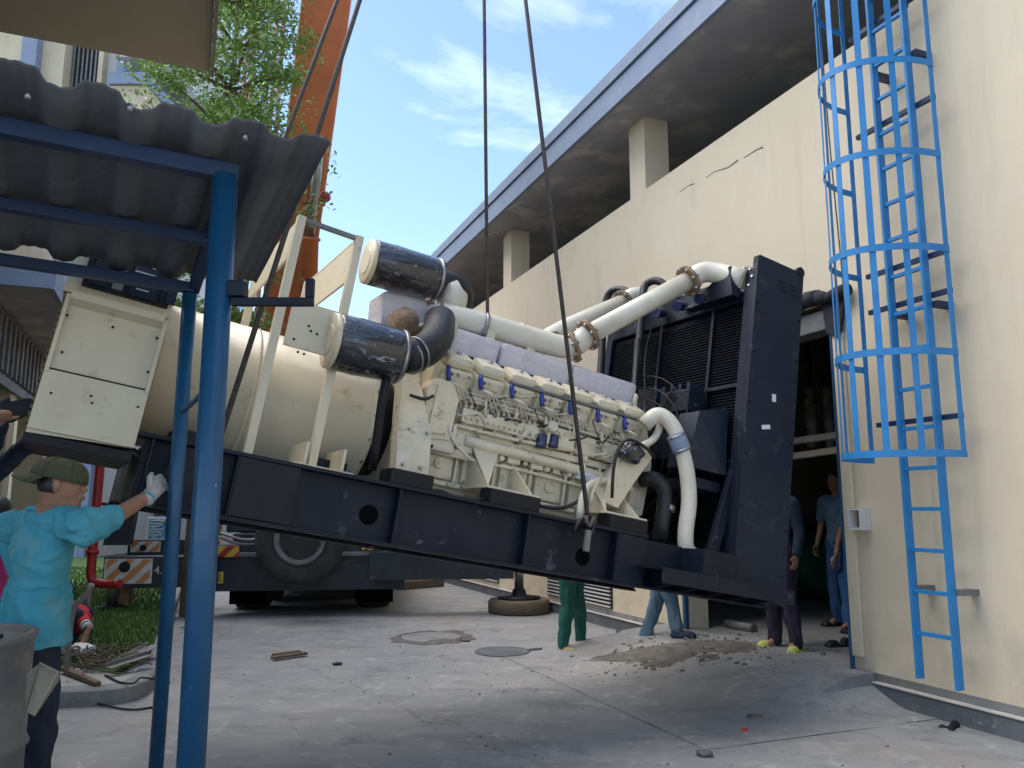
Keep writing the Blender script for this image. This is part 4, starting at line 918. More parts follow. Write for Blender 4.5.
for i, (t, hh) in enumerate(((0, .062), (.50, .048), (1.0, .05))):
    c = T0.lerp(T1, t); zt = ZB + (ZB1 - ZB) * t; a = c + WN * .02 + V(0, 0, zt); b = c - WN * 3.6 + V(0, 0, zt + .06 * 3.6)
    if i == 0: a = c + WN * .045 + V(0, 0, ZB)
    cpart(MB().box((a + b) / 2 + V(0, 0, hh / 2), ((b - a).length, .06, hh), frame_rot(b - a), .004), 'purlin', 'blue_dark')
a, b = T0 + V(0, 0, ZB + .045) + WN * .02, T1 + V(0, 0, ZB1 + .03) + WN * .02
cpart(MB().box((a + b) / 2 + bdir * .06, ((b - a).length - .05, .05, .06), frame_rot(b - a), .004), 'rafter', 'blue_dark')
# roof sheet with waves
mb = MB(); bm = mb.bm; nx, ny = 320, 8; top = []; bot = []
random.seed(5)
for j in range(ny + 1):
    rt_, rb = [], []
    for i in range(nx + 1):
        s_ = 4.2 * i / nx; t = CLn * j / ny
        ph = s_ / .235 * 2 * math.pi
        wv = .023 * math.tanh(2.0 * math.sin(ph) + .5 * math.sin(2 * ph + 1.1)) + .003 * math.sin(ph * 5) + .008 * noise.noise(V(s_ * 2, t * 2, 0))
        jag = .020 * noise.noise(V(s_ * 7, 3, 0)) + .012 * noise.noise(V(s_ * 31, 3, 0)) if j == 0 else 0
        p = FR + cside * s_ + cdir * (t + jag) + V(0, 0, wv - .01 + .06 * max(0, s_ - .5))
        rt_.append(bm.verts.new(p + V(0, 0, .004))); rb.append(bm.verts.new(p - V(0, 0, .004)))
    top.append(rt_); bot.append(rb)
for j in range(ny):
    for i in range(nx):
        f = bm.faces.new((top[j][i], top[j][i + 1], top[j + 1][i + 1], top[j + 1][i])); f.smooth = True
        f = bm.faces.new((bot[j][i], bot[j + 1][i], bot[j + 1][i + 1], bot[j][i + 1])); f.smooth = True
for i in range(nx):
    bm.faces.new((top[0][i], bot[0][i], bot[0][i + 1], top[0][i + 1])); bm.faces.new((top[ny][i], top[ny][i + 1], bot[ny][i + 1], bot[ny][i]))
for j in range(ny):
    bm.faces.new((top[j][0], top[j + 1][0], bot[j + 1][0], bot[j][0])); bm.faces.new((top[j][nx], bot[j][nx], bot[j + 1][nx], top[j + 1][nx]))
cpart(mb, 'roof_sheet', 'roof_sheet')
for x, y in ((28, 96), (130, 108), (245, 137), (60, 213), (105, 224), (180, 236)):
    p = gz(x, y, 2.83 - max(0, y - 140) * .0014); cpart(MB().lathe(p - V(0, 0, .012), p + V(0, 0, .012), [(0, .010), (.024, .012)], 8), 'roof_bolt', 'steel')
# stub arm on the post
z_ = 2.25; p = T0 + V(.05, 0, z_)
ar = cpart(MB().bx((p.x, p.y - .015, z_ - .012), (p.x + .30, p.y + .015, z_ + .018), .003), 'stub_arm', 'navy_steel')
cpart(MB().bx((p.x + .27, p.y - .015, z_ + .019), (p.x + .30, p.y + .015, z_ + .09), .003), 'arm_upright', 'navy_steel', ar)
cpart(MB().bx((p.x - .02, p.y - .03, z_ + .02), (p.x + .05, p.y + .03, z_ + .08), .004), 'arm_clamp', 'navy_steel', ar)
a, b = T0 + V(0, 0, 1.95), T1 + V(0, 0, 1.97); cpart(MB().tube([a, b], .012, 8, True, 0), 'tie_rod', 'blue_paint')

# ================================================================== CRANE TRUCK
LG = gz(113, 617, .13); RG = gz(521, 608); LG = V(-5.50, 11.45, 0); RG = V(.12, 12.25, 0)
TE = (RG - LG).normalized(); TH = V(-TE.y, TE.x, 0); TO = LG.lerp(RG, .45)
trk = thing('crane_truck', 'dark blue mobile crane truck with orange boom parked behind the generator', 'crane truck', TO)
def tp(x, y, b):                            # pixel -> plane b metres in front of/behind the rear
    r = ray(x, y); t = ((TO + TH * b) - CO).dot(TH) / r.dot(TH); p = CO + r * t; return V((p - TO).dot(TE), b, p.z)
def tw(a, b, z): return TO + TE * a + TH * b + V(0, 0, z)
TROT = frame_rot(TE)
def tbox(a0, a1, b0, b1, z0, z1, bev=.01, mb=None):
    mb = mb or MB(); mb.box(tw((a0 + a1) / 2, (b0 + b1) / 2, (z0 + z1) / 2), (abs(a1 - a0), abs(b1 - b0), abs(z1 - z0)), TROT, bev); return mb
def tpart(mb, name, m, par=None): return wbuild(mb, name, m, par or trk, TO)
def tpx(x0, y0, x1, y1, b, dep, name, m, par=None, bev=.008):
    A, B = tp(x0, y0, b), tp(x1, y1, b); return tpart(tbox(A.x, B.x, b, b + dep, min(A.z, B.z), max(A.z, B.z), bev), name, m, par)
rb_ = tpx(207, 556, 404, 589, 0, .55, 'rear_crossbox', 'truck_blue')
tpx(214, 545, 404, 552, .05, .5, 'deck_edge', 'truck_blue')
tpx(207, 553, 404, 555.5, -.02, .5, 'deck_trim', 'grey_metal')
tpart(tbox(-1.15, 1.1, .56, 9.5, .75, 1.15, .02), 'chassis', 'truck_blue'); tpart(tbox(-1.3, 1.35, .8, 9.3, 1.16, 1.4, .03), 'deck', 'truck_blue')
tpart(tbox(-1.2, 1.2, 9.6, 11.8, .7, 3.0, .15), 'cab', 'orange')
turn_ = tpart(MB().lathe(tw(-.6, 3.2, 1.4), tw(-.6, 3.2, 1.7), [(0, .8), (.3, .75)], 32), 'turntable', 'truck_blue')
tpart(tbox(-1.2, -.1, 1.4, 4.6, 1.7, 2.6, .08), 'winch_house', 'orange')
# outrigger beams, hazard plates, legs
bo = tpx(104, 557, 216, 587, -.12, .42, 'outrigger_beam', 'truck_blue')
hz = tpx(105, 559, 151, 583.5, -.135, .014, 'hazard_plate', 'white_paint', bo, 0)
def stripes(x0, y0, x1, y1, b, par, n=3, m='orange_stripe', wd=.5):
    A, B = tp(x0, y1, b), tp(x1, y0, b); W_, H_ = B.x - A.x, B.z - A.z; pitch = (W_ + H_) / (n + .0)
    for i in range(n):
        s0 = A.x - H_ + pitch * i + pitch * .15; s1 = s0 + pitch * wd
        pts = []
        def clip(s):                      # diagonal from (s, zlow) to (s+H, zhigh)
            lo = max(0, A.x - s); hi = min(H_, B.x - s); return (lo, hi) if hi > lo else None
        c0, c1 = clip(s0), clip(s1)
        poly = []
        raw = [(s0, 0), (s1, 0), (s1 + H_, H_), (s0 + H_, H_)]
        def cl(P, f, g):
            out = []
            for k in range(len(P)):
                p, q = P[k], P[(k + 1) % len(P)]; fp, fq = f(p), f(q)
                if fp >= 0: out.append(p)
                if fp * fq < 0: t_ = fp / (fp - fq); out.append((p[0] + (q[0] - p[0]) * t_, p[1] + (q[1] - p[1]) * t_))
            return out
        raw = cl(raw, lambda p: p[0] - A.x, 0); raw = cl(raw, lambda p: B.x - p[0], 0) if raw else raw
        if len(raw) > 2: tpart(MB().prism([tw(px_, b, A.z + pz_) for px_, pz_ in raw], TH * -.003), 'stripe', m, par)
stripes(105, 559, 151, 583.5, -.137, hz, 4)
c = tp(124.5, 567, -.142); tpart(MB().lathe(tw(c.x, -.146, c.z), tw(c.x, -.140, c.z), [(0, .075), (.006, .075)], 24), 'reflector_spot', 'black', hz)
p = tp(161, 570.5, -.125); text_mesh('4.5', .15, 'white_paint', 'beam_marking', bo, tw(p.x, -.126, p.z) - TO, TE, (0, 0, 1))
bo2 = tpx(128, 540, 210, 556, .9, .4, 'outrigger_beam', 'truck_blue')
hz2 = tpx(131, 541.5, 160, 552, .885, .012, 'hazard_plate', 'white_paint', bo2, 0); stripes(131, 541.5, 160, 552, .883, hz2, 3)
c = tp(143, 548, .87); tpart(MB().lathe(tw(c.x, .872, c.z), tw(c.x, .878, c.z), [(0, .05), (.006, .05)], 20), 'reflector_spot', 'black', hz2)
c = tp(112, 600, .05); tpart(MB().cyl(tw(c.x, .05, .2), tw(c.x, .05, .72), .075, 20), 'outrigger_leg', 'steel')
c2_ = tp(122, 600, .12); tpart(tbox(c2_.x - .07, c2_.x + .09, .1, .3, .2, .72), 'outrigger_leg', 'rust')
tpart(MB().lathe(tw(c.x, .06, .135), tw(c.x, .06, .2), [(0, .2), (.04, .2), (.065, .1)], 20), 'foot_pad', 'black')
c = tp(105, 560, .3); tpart(MB().prism([tw(c.x - .05, .3, 1.0), tw(c.x + .3, .3, 1.0), tw(c.x + .42, .3, 2.1), tw(c.x + .15, .3, 2.1)], TH * .2), 'outrigger_housing', 'truck_blue')
c = tp(519, 590, .0); tpart(MB().cyl(tw(c.x, 0, .3), tw(c.x, 0, 1.2), .07, 20), 'outrigger_leg', 'steel')
tpart(tbox(.9, c.x - .10, -.15, .25, .50, .90, .01), 'outrigger_beam', 'truck_blue')
tpart(tbox(c.x - .10, c.x + .10, -.12, .22, .62, .88, .01), 'outrigger_head', 'truck_blue')
tpart(MB().lathe(tw(c.x, 0, .20), tw(c.x, 0, .34), [(0, .32), (.03, .32), (.05, .12), (.14, .09)], 24), 'foot_pad', 'black')
tm = MB(); q = tw(c.x, 0, 0); tm.lathe(q, q + V(0, 0, .20), [(0, .43), (.02, .46), (.16, .46), (.2, .43)], 32)
tag(tm.build('timber_mat', 'wood'), 'round brown timber mat under the right outrigger foot', 'mat')
# wheels
def wheel(a, b, r, wdt, name='wheel', z=None):
    z = r if z is None else z; c = tw(a, b, z)
    t = tpart(MB().lathe(c - TE * wdt / 2, c + TE * wdt / 2, [(0, r * .62), (0, r * .9), (.03, r * .985), (wdt * .3, r), (wdt * .7, r), (wdt - .03, r * .985), (wdt, r * .9), (wdt, r * .62)], 40), name, 'tyre')
    tpart(MB().lathe(c - TE * wdt * .4, c + TE * wdt * .4, [(0, r * .2), (.02, r * .6), (wdt * .78, r * .6), (wdt * .8, r * .2)], 24), 'rim', 'grey_metal', t)
for b in (1.2, 2.6, 6.8, 8.2):
    for a in (-.90, .95): wheel(a, b, .50, .52)
tpart(tbox(-1.15, -.62, .55, .58, .12, .78, .004), 'shade_mud_flap', 'hole_and_shade'); tpart(tbox(.68, 1.25, .55, .58, .12, .78, .004), 'shade_mud_flap', 'hole_and_shade'); tpart(tbox(-.62, .68, .75, .95, .30, .75, .02), 'shade_underrun_box', 'hole_and_shade')  # added near-black parts; their colour stands in for shade under the truck
tpart(tbox(-1.0, 1.0, 2.9, 6.0, .22, .74, .05), 'shade_tank', 'hole_and_shade'); tpart(tbox(-1.2, 1.2, 8.9, 9.2, .1, .74, .05), 'shade_front_axle', 'hole_and_shade')  # likewise added near-black, to darken the gap beneath the chassis like shade
# spare wheel standing at the rear, facing back
sp_ = tp(301, 539, -.30); c = tw(sp_.x, -.34, sp_.z); nn = -TH
def rw(r0, prof, name, m, par=None): return tpart(MB().lathe(c - nn * .14, c + nn * .2, prof, 48), name, m, par)
sw = rw(0, [(0, .30), (.0, .52), (.03, .595), (.08, .615), (.20, .615), (.25, .595), (.28, .53), (.27, .43), (.25, .345), (.19, .33)], 'spare_wheel', 'tyre')
rw(0, [(.05, .10), (.05, .31), (.245, .335), (.262, .355), (.268, .355), (.25, .30), (.14, .27), (.12, .16), (.16, .13), (.16, .02)], 'spare_rim', 'grey_metal', sw)
for k in range(10):
    a = k * .628; q = c + nn * .03 + (TE * math.cos(a) + V(0, 0, math.sin(a))) * .205; tpart(MB().cyl(q - nn * .02, q + nn * .015, .02, 8), 'rim_hole', 'black', sw)
# lamps and plate
b1 = tpx(216, 546, 239, 557, -.06, .04, 'rear_marker', 'red_lens'); stripes(216, 546, 239, 557, -.062, b1, 2, 'yellow', .5)
b2 = tpx(362, 545, 385, 550, -.06, .04, 'rear_marker', 'red_lens'); stripes(362, 545, 385, 550, -.062, b2, 3, 'yellow', .5)
l = tpx(375, 552.5, 387, 562, -.07, .05, 'tail_lamp', 'red_lens'); l = tpx(388, 552.5, 397, 562, -.07, .05, 'indicator_lamp', 'amber')
np_ = tpx(196, 572, 223, 583.5, -.03, .02, 'number_plate', 'yellow'); p = tp(218.5, 577.8, -.033); text_mesh('2', .15, 'plate_ink', 'plate_number', np_, tw(p.x, -.034, p.z) - TO, TE, (0, 0, 1))
for x in (470 / 3.2 + 80, 480 / 3.2 + 80): pass
for pts in (((220, 533), (245, 541), (262, 538), (275, 546)), ((216, 536), (240, 545), (268, 543))): tpart(MB().tube([tw(*tp(x, y, -.1)) for x, y in pts], .02, 8), 'air_hose', 'grey_metal')
# boom
TIP = V(-.27, 5.67, 20.0); BB = dy(273, 415, 15.0); bd_ = (TIP - BB).normalized(); BLn = (TIP - BB).length
brot = frame_rot(bd_, None, (1, .3, 0))
def bseg(t0, t1, w_, h_, name='boom_section'):
    mb = MB(); mb.box(BB + bd_ * (t0 + t1) / 2, (t1 - t0, w_, h_), brot, .06); return tpart(mb, name, 'orange')
bs = bseg(-.5, 8.6, .76, .74); bseg(8.62, 13.5, .66, .64); bseg(13.52, BLn, .46, .5)
tpart(MB().box(BB + bd_ * 8.5, (.35, .90, .88), brot, .03), 'boom_collar', 'orange'); tpart(MB().box(BB + bd_ * 4.2, (.18, .82, .80), brot, .02), 'boom_collar', 'orange')
hd = tpart(MB().cyl(TIP + V(-.25, 0, 0), TIP + V(.25, 0, 0), .3, 24), 'boom_head', 'black')
# derricking cylinder
p0, p1 = dy(306, 350, 13.3), dy(309, 238, 12.9); p2 = dy(322, 130, 12.3); dd = (p1 - p0).normalized()
tpart(MB().lathe(p0 - dd * 1.0, p1, [(0, .12), (0, .16), ((p1 - p0).length + .95, .16), ((p1 - p0).length + .96, .19), ((p1 - p0).length + 1.0, .19)], 24), 'ram_barrel', 'orange')
tpart(MB().tube([p1, p2 + (p2 - p1) * .3], .085, 18, True, 0), 'ram_rod', 'steel')
p = dy(319, 197, 12.2); tpart(MB().lathe(p, p + V(.18, 0, 0), [(0, .05), (.05, .09), (.12, .09), (.18, .05)], 16), 'work_lamp', 'red_paint')
# ---- hook block and slings
HK = V(-.27, 5.67, 8.9)
hb = thing('hook_block', 'heavy crane hook block hanging above the generator', 'hook block', HK)
def hp(mb, n, m): return wbuild(mb, n, m, hb, HK)
hp(MB().box(HK + V(0, 0, .75), (.35, .3, .7), None, .05), 'sheave_case', 'yellow'); hp(MB().tube([HK + V(0, 0, .4), HK + V(0, 0, .2), HK + V(.1, 0, .1), HK + V(.1, 0, -.02), HK + V(0, 0, -.06), HK + V(-.1, 0, .03)], .04, 12), 'hook', 'black')
for i, (dx, dy_) in enumerate(((-.1, -.05), (.1, -.05), (-.1, .08), (.1, .08))):
    tag(MB().tube([HK + V(dx, dy_, 1.1), TIP + V(dx, dy_, -.25)], .012, 6, True, 0).build('hoist_rope', 'cable'), ['front left hoist rope above the hook block','front right hoist rope above the hook block','rear left hoist rope above the hook block','rear right hoist rope above the hook block'][i], 'rope', 'hoist ropes')
def gw_(u, v, w_): return GM @ V(u, v, w_)
SL = (((2.82, -.07, .40), 'near side steel sling to the skid below the engine, right of all four'), ((3.0, 1.62, .40), 'sling vanishing behind the engine pipes from the upper centre of the sky'),
      ((.44, -.07, .37), 'sling crossing in front of the alternator at its left end'), ((.37, 1.62, .37), 'sling dropping behind the canopy roof among the tree leaves'))
for (q, lab) in SL:
    e_ = gw_(*q); tag(MB().tube([HK, e_], .0155, 10, True, 0).build('wire_sling', 'cable'), lab, 'sling', 'wire slings lifting the generator')
q = V(2.82, -.07, .30)
gb(MB().tube([q + V(-.03, -.02, .10), q + V(0, -.03, .02), q + V(.04, -.02, .10)], .014, 8), 'shackle', 'cable'); gb(MB().bx(q + V(-.018, -.045, -.13), q + V(.018, -.015, .01), .006), 'sling_hook', 'grey_metal')
gb(MB().tube([gp(573, 532, -.05), gp(580, 520, -.06), gp(590, 515, -.06), gp(594, 530, -.06), gp(588, 538, -.06)], .016, 8), 'strap_bundle', 'rubber')

# ================================================================== TREE, MAST, RED PIPE, BOARD
random.seed(4)
tb = V(-4.22, 10.75, .13)
tr = thing('feathery_tree', 'slender green feathery tree with layered branches in front of the orange boom', 'tree', tb)
tk = MB(); trunk = [tb, tb + V(.05, 0, 2.5), tb + V(.12, .03, 5), tb + V(.17, 0, 7.2), tb + V(.22, 0, 9.3)]
tk.tube(trunk, [.11, .03], 10, True, 3)
lf = MB(); bm = lf.bm
def leaf(p, s):
    n = V(random.gauss(0, .5), random.gauss(0, .5), random.gauss(0, .8) + .5).normalized(); x = n.orthogonal().normalized(); a = random.random() * 6.28
    x = (Matrix.Rotation(a, 3, n) @ x); y = n.cross(x)
    bm.faces.new([bm.verts.new(p - x * s), bm.verts.new(p - y * s * .45), bm.verts.new(p + x * s), bm.verts.new(p + y * s * .45)])
zc = 3.9; k = 0
while zc < 9.6:
    f = max(0, min(1, (zc - tb.z) / 9.2)); base = tb + V(.22 * f, 0, zc)
    nb_ = 6
    for i in range(nb_):
        a = i / nb_ * 6.28 + k * 1.1 + random.uniform(-.3, .3); L_ = (1.22 + random.uniform(-.3, .3)) * (.88 if math.cos(a) > .35 else 1.08) * (1.0 if zc > 4.8 else .75) * (1.0 if zc < 8.6 else .7)
        d = V(math.cos(a), math.sin(a), .12 + random.uniform(-.05, .2)); tipp = base + d * L_
        tk.tube([base, base + d * L_ * .5 + V(0, 0, .05), tipp], [.03, .006], 6, True, 1)
        for j in range(5):
            t = .3 + .75 * j / 5; c = base + d * L_ * t + V(random.gauss(0, .10), random.gauss(0, .10), random.gauss(0, .05)); n = int(150 * (0.6 + random.random()))
            sp = .12 + .20 * random.random()
            for _ in range(n):
                leaf(c + V(max(-1.7 * sp, min(1.7 * sp, random.gauss(0, sp))), max(-1.7 * sp, min(1.7 * sp, random.gauss(0, sp))), random.gauss(0, sp * .22)), random.choice([random.uniform(.018, .035), random.uniform(.03, .055)]))
    zc += random.uniform(.60, .85); k += 1
wbuild(tk, 'trunk', 'bark', tr, tb); wbuild(lf, 'crown', 'leaf', tr, tb)
# lattice mast
mp0, mp1 = dy(255, 300, 22), dy(272, -60, 22); md = (mp1 - mp0)
ms = thing('lattice_mast', 'rust red lattice mast standing behind the feathery tree', 'mast', (mp0.x, mp0.y, 0)); ml = ms.location.copy()
mp0 = V(mp0.x - .35, mp0.y, .0); md = mp1 - mp0; md_ = md.normalized(); sx = V(1, 0, 0)
for dx, dy2 in ((-.42, -.3), (.42, -.3), (-.42, .3), (.42, .3)): wbuild(MB().tube([mp0 + V(dx, dy2, 0), mp1 + V(dx, dy2, 0)], .065, 8, True, 0), 'mast_leg', 'lattice_red', ms, ml)
n = 18
for i in range(n):
    a = mp0 + md * (i / n); b = mp0 + md * ((i + 1) / n); s_ = 1 if i % 2 else -1
    for yy in (-.3, .3): wbuild(MB().tube([a + V(-.42 * s_, yy, 0), b + V(.42 * s_, yy, 0)], .035, 6, True, 0), 'mast_brace', 'lattice_red', ms, ml)
# red pipe
rp0 = dy(90, 583, 10.2)
t = thing('red_pipe', 'upright red fire pipe with an elbow beside the hazard-striped outrigger', 'pipe', (rp0.x, rp0.y, .13)); rl = t.location.copy()
pa = dy(99, 440, 10.2)
wbuild(MB().tube([V(rp0.x + .02, rp0.y, 3.2), V(rp0.x, rp0.y, .9), V(rp0.x, rp0.y, .62), V(rp0.x + .25, rp0.y, .58), V(rp0.x + .4, rp0.y - .05, .6)], .055, 16), 'pipe', 'red_paint', t, rl)
wbuild(MB().tube([V(rp0.x, rp0.y, .13), V(rp0.x, rp0.y, .65)], .035, 12, True, 0), 'stand', 'grey_metal', t, rl)
for z_ in (.95, 2.1): wbuild(MB().lathe(V(rp0.x, rp0.y, z_), V(rp0.x, rp0.y, z_ + .06), [(0, .075), (.06, .075)], 16), 'coupling', 'red_paint', t, rl)
# information board
q = dy(157, 541, 16); t = thing('notice_board', 'blue and white notice board standing behind the crane outriggers', 'notice board', (q.x, q.y, .13)); nl = t.location.copy()
A, B = dy(146, 543, 16), dy(170, 517, 16)
bd2 = wbuild(MB().bx((A.x, 16, A.z), (B.x, 16.05, B.z), .01), 'frame', 'white_paint', t, nl); wbuild(MB().bx((A.x + .04, 15.985, A.z + .08), (B.x - .04, 15.998, B.z - .04)), 'panel', 'poster', t, nl)
for i in range(6):
    z_ = B.z - .08 - i * .055; wbuild(MB().bx((A.x + .07, 15.975, z_), (B.x - .09 - .05 * (i % 3), 15.984, z_ + .018)), 'text_line', 'paper', t, nl)
for x in (A.x + .03, B.x - .05): wbuild(MB().bx((x, 16.06, .13), (x + .05, 16.11, B.z)), 'board_post', 'grey_metal', t, nl)
#PART5
# ================================================================== PEOPLE
def capsule(mb, pts, rr):
    pts = [Vector(p) for p in pts]
    for i in range(len(pts) - 1):
        a, b = pts[i], pts[i + 1]; L_ = (b - a).length
        if L_ < 1e-5: continue
        mb.tube([a, b], [rr[i], rr[i + 1]], 14, True, 0)
    for p, r in zip(pts, rr): mb.ball(p, r * .995, 2)
    return mb
def organic(mb, name, m, parent, loc, voxel=.012, smooth=4, fold=0.0, fs=12.0, seed=0):
    bm = mb.bm; me = bpy.data.meshes.new(name); bm.to_mesh(me); bm.free()
    o = bpy.data.objects.new(name, me); col.objects.link(o)
    r = o.modifiers.new('r', 'REMESH'); r.mode = 'VOXEL'; r.voxel_size = voxel; r.use_smooth_shade = True
    s = o.modifiers.new('s', 'SMOOTH'); s.iterations = smooth; s.factor = .5
    me2 = bpy.data.meshes.new_from_object(o.evaluated_get(bpy.context.evaluated_depsgraph_get()))
    o.modifiers.clear(); o.data = me2; bpy.data.meshes.remove(me)
    if fold:
        nrm_ = [v.normal.copy() for v in me2.vertices]; new = []
        for v, vn_ in zip([v.co.copy() for v in me2.vertices], nrm_):
            c = v; q = Vector((c.x * fs, c.y * fs, c.z * fs * .45 + c.x * fs * .5)) + Vector((seed, 0, 0))
            n = abs(noise.noise(q)) * 1.6 - .35 + .5 * noise.noise(q * 2.3)
            new.extend(c + vn_ * n * fold)
        me2.vertices.foreach_set('co', new); me2.update()
    for p in me2.polygons: p.use_smooth = True
    me2.materials.clear(); me2.materials.append(M[m]); me2.transform(Matrix.Translation(-Vector(loc))); o.parent = parent
    return o
def head(mb, c, f, r=.098, up=V(0, 0, 1)):
    """skull, jaw, nose, ears; f = facing direction"""
    f = Vector(f).normalized(); s_ = f.cross(up).normalized(); u = s_.cross(f); rot = Matrix((f, -s_, u)).transposed()
    mb.ball(c, r, 3, (1.0, .80, 1.12), rot); mb.ball(c + f * .018 - u * .055, r * .70, 2, (1.0, .82, .95), rot)
    mb.ball(c + f * .062 - u * .088, .030, 2, (1, 1.1, .8), rot)
    capsule(mb, [c + f * .082 + u * .012, c + f * .098 - u * .022], [.009, .013])
    mb.ball(c + f * .092 - u * .056, .018, 2, (.8, 1.5, .6), rot); mb.ball(c + f * .082 + u * .028, .018, 1, (.6, 3.0, .6), rot)
    for k in (-1, 1): mb.ball(c + s_ * .080 * k - f * .004 - u * .004, .030, 2, (.55, .35, 1.05), rot)
def hand(mb, w_, d, palm, thumb, curl=.5, sc_=1.0):
    """w_: wrist, d: hand direction, palm: palm normal, thumb: side the thumb leaves from"""
    d = Vector(d).normalized(); palm = Vector(palm).normalized(); t = Vector(thumb); t = (t - d * t.dot(d)).normalized(); rot = Matrix((d, t, d.cross(t))).transposed()
    mb.ball(w_ + d * .045 * sc_, .042 * sc_, 2, (1.1, .95, .42), rot)
    for k, (L_, off) in enumerate(((.070, .030), (.078, .010), (.073, -.010), (.058, -.030))):
        b = w_ + d * .082 * sc_ + t * off * sc_; e1 = b + (d * math.cos(curl) + palm * math.sin(curl)) * L_ * .45 * sc_; e2 = e1 + (d * math.cos(curl * 2.1) + palm * math.sin(curl * 2.1)) * L_ * .33 * sc_
        e3 = e2 + (d * math.cos(curl * 3) + palm * math.sin(curl * 3)) * L_ * .25 * sc_
        capsule(mb, [b - d * .02, b, e1, e2, e3], [.0105 * sc_, .0105 * sc_, .0098 * sc_, .009 * sc_, .008 * sc_])
    b = w_ + d * .025 * sc_ + t * .028 * sc_; e1 = b + (d * .6 + t * .75).normalized() * .035 * sc_; e2 = e1 + (d * .9 + t * .3 + palm * .4).normalized() * .03 * sc_
    capsule(mb, [b, e1, e2], [.014 * sc_, .012 * sc_, .009 * sc_])
def shoe(name, m, par, loc, heel, d, L_=.26, slipper=False):
    d = Vector((d[0], d[1], 0)).normalized(); s_ = V(-d.y, d.x, 0); rot = Matrix((d, s_, V(0, 0, 1))).transposed()
    mb = MB(); base = Vector((heel.x, heel.y, heel.z))
    mb.box(base + d * L_ * .42 + V(0, 0, .016), (L_, .098, .032), rot, .008); mb.ball(base + d * L_ * .66 + V(0, 0, .034), .054, 2, (1.5, 1.0, .75 if not slipper else .9), rot)
    if not slipper: mb.ball(base + d * L_ * .10 + V(0, 0, .04), .042, 2, (1.2, .95, 1.1), rot); mb.ball(base + d * L_ * .4 + V(0, 0, .04), .042, 2, (1.8, .95, .8), rot)
    return organic(mb, name, m, par, loc, .007, 3)

def far_person(name_label, foot1, foot2, hipc, face, shirt, trousers, shoes, slipper=False, top=None, lean=V(0, 0, 0), arm_pose=None, skin='skin', sleeve='short', hgt=1.66):
    """standing figure; foot1/foot2 heel positions, hipc pelvis centre"""
    base = (foot1 + foot2) / 2; t = thing('person', name_label, 'person', base); L0 = base.copy()
    f = Vector(face).normalized(); s_ = V(f.y, -f.x, 0)     # s_ = right-hand side
    z0 = base.z; hip = hipc; chest = hip + lean * .6 + V(0, 0, .36); neck = hip + lean + V(0, 0, .56); hd_ = neck + lean * .2 + V(0, 0, .17) + f * .02
    body = MB(); legs = MB(); top_ = MB()
    rotb = Matrix((f, -s_, V(0, 0, 1))).transposed()
    for mb, g in ((body, 0), (top_, .014)):
        mb.ball(hip + V(0, 0, .08), .13 + g, 2, (.88, 1.12, 1.25), rotb); mb.ball(hip.lerp(chest, .55), .13 + g, 2, (.85, 1.08, 1.3), rotb); mb.ball(chest, .145 + g, 2, (.80, 1.20, 1.2), rotb)
        capsule(mb, [neck - V(0, 0, .05) - s_ * .15, neck - V(0, 0, .05) + s_ * .15], [.055 + g, .055 + g])
    capsule(body, [neck - V(0, 0, .04), hd_ - V(0, 0, .06)], [.055, .05]); head(body, hd_, f)
    knees = []
    for k, ft in ((-1, foot1), (1, foot2)):
        h_ = hip + s_ * .085 * k - V(0, 0, .02); an = V(ft.x, ft.y, ft.z + .08)
        kn = h_.lerp(an, .50) + f * .03
        capsule(body, [h_, kn, an, an + V(0, 0, -.03) + f * .10], [.080, .052, .036, .03])
        capsule(legs, [h_ + V(0, 0, .04), h_.lerp(kn, .5), kn, kn.lerp(an, .55), an + V(0, 0, .0)], [.105, .088, .072, .068, .064])
        shoe('shoe' if not slipper else 'slipper', shoes, t, L0, V(ft.x, ft.y, ft.z) - f * .05, f + s_ * .25 * k, .26, slipper)
    legs.ball(hip + V(0, 0, .03), .125, 2, (.95, 1.15, 1.0), rotb)
    for k in (-1, 1):
        sh_ = neck - V(0, 0, .06) + s_ * .19 * k
        el, wr_ = (arm_pose[k] if arm_pose and k in arm_pose else (sh_ + V(0, 0, -.28) + s_ * .05 * k, sh_ + V(0, 0, -.50) + s_ * .06 * k + f * .08))
        capsule(body, [sh_, el, wr_], [.048, .038, .027]); hand(body, wr_, (wr_ - el), f.cross(V(0, 0, 1)) * -k, f, .35)
        if sleeve == 'long': capsule(top_, [sh_, el, el.lerp(wr_, .92)], [.066, .055, .045])
        else: capsule(top_, [sh_, sh_.lerp(el, .7)], [.070, .062])
    organic(body, 'body', skin, t, L0, .011, 3); organic(top_, 'shirt', shirt, t, L0, .014, 3, .008, 11); organic(legs, 'trousers', trousers, t, L0, .012, 2, .022, 9, 3)
    hr = MB(); u = V(0, 0, 1); hr.ball(hd_ + u * .02 - f * .012, .103, 3, (1.0, .84, 1.08), rotb); bmh = hr.bm
    bmesh.ops.bisect_plane(bmh, geom=bmh.verts[:] + bmh.edges[:] + bmh.faces[:], plane_co=hd_ + f * .045 + u * .03, plane_no=(f * 1.0 - u * .75).normalized(), clear_outer=True)
    wbuild(hr, 'hair', 'hair', t, L0)
    return t, hd_, f, s_, L0
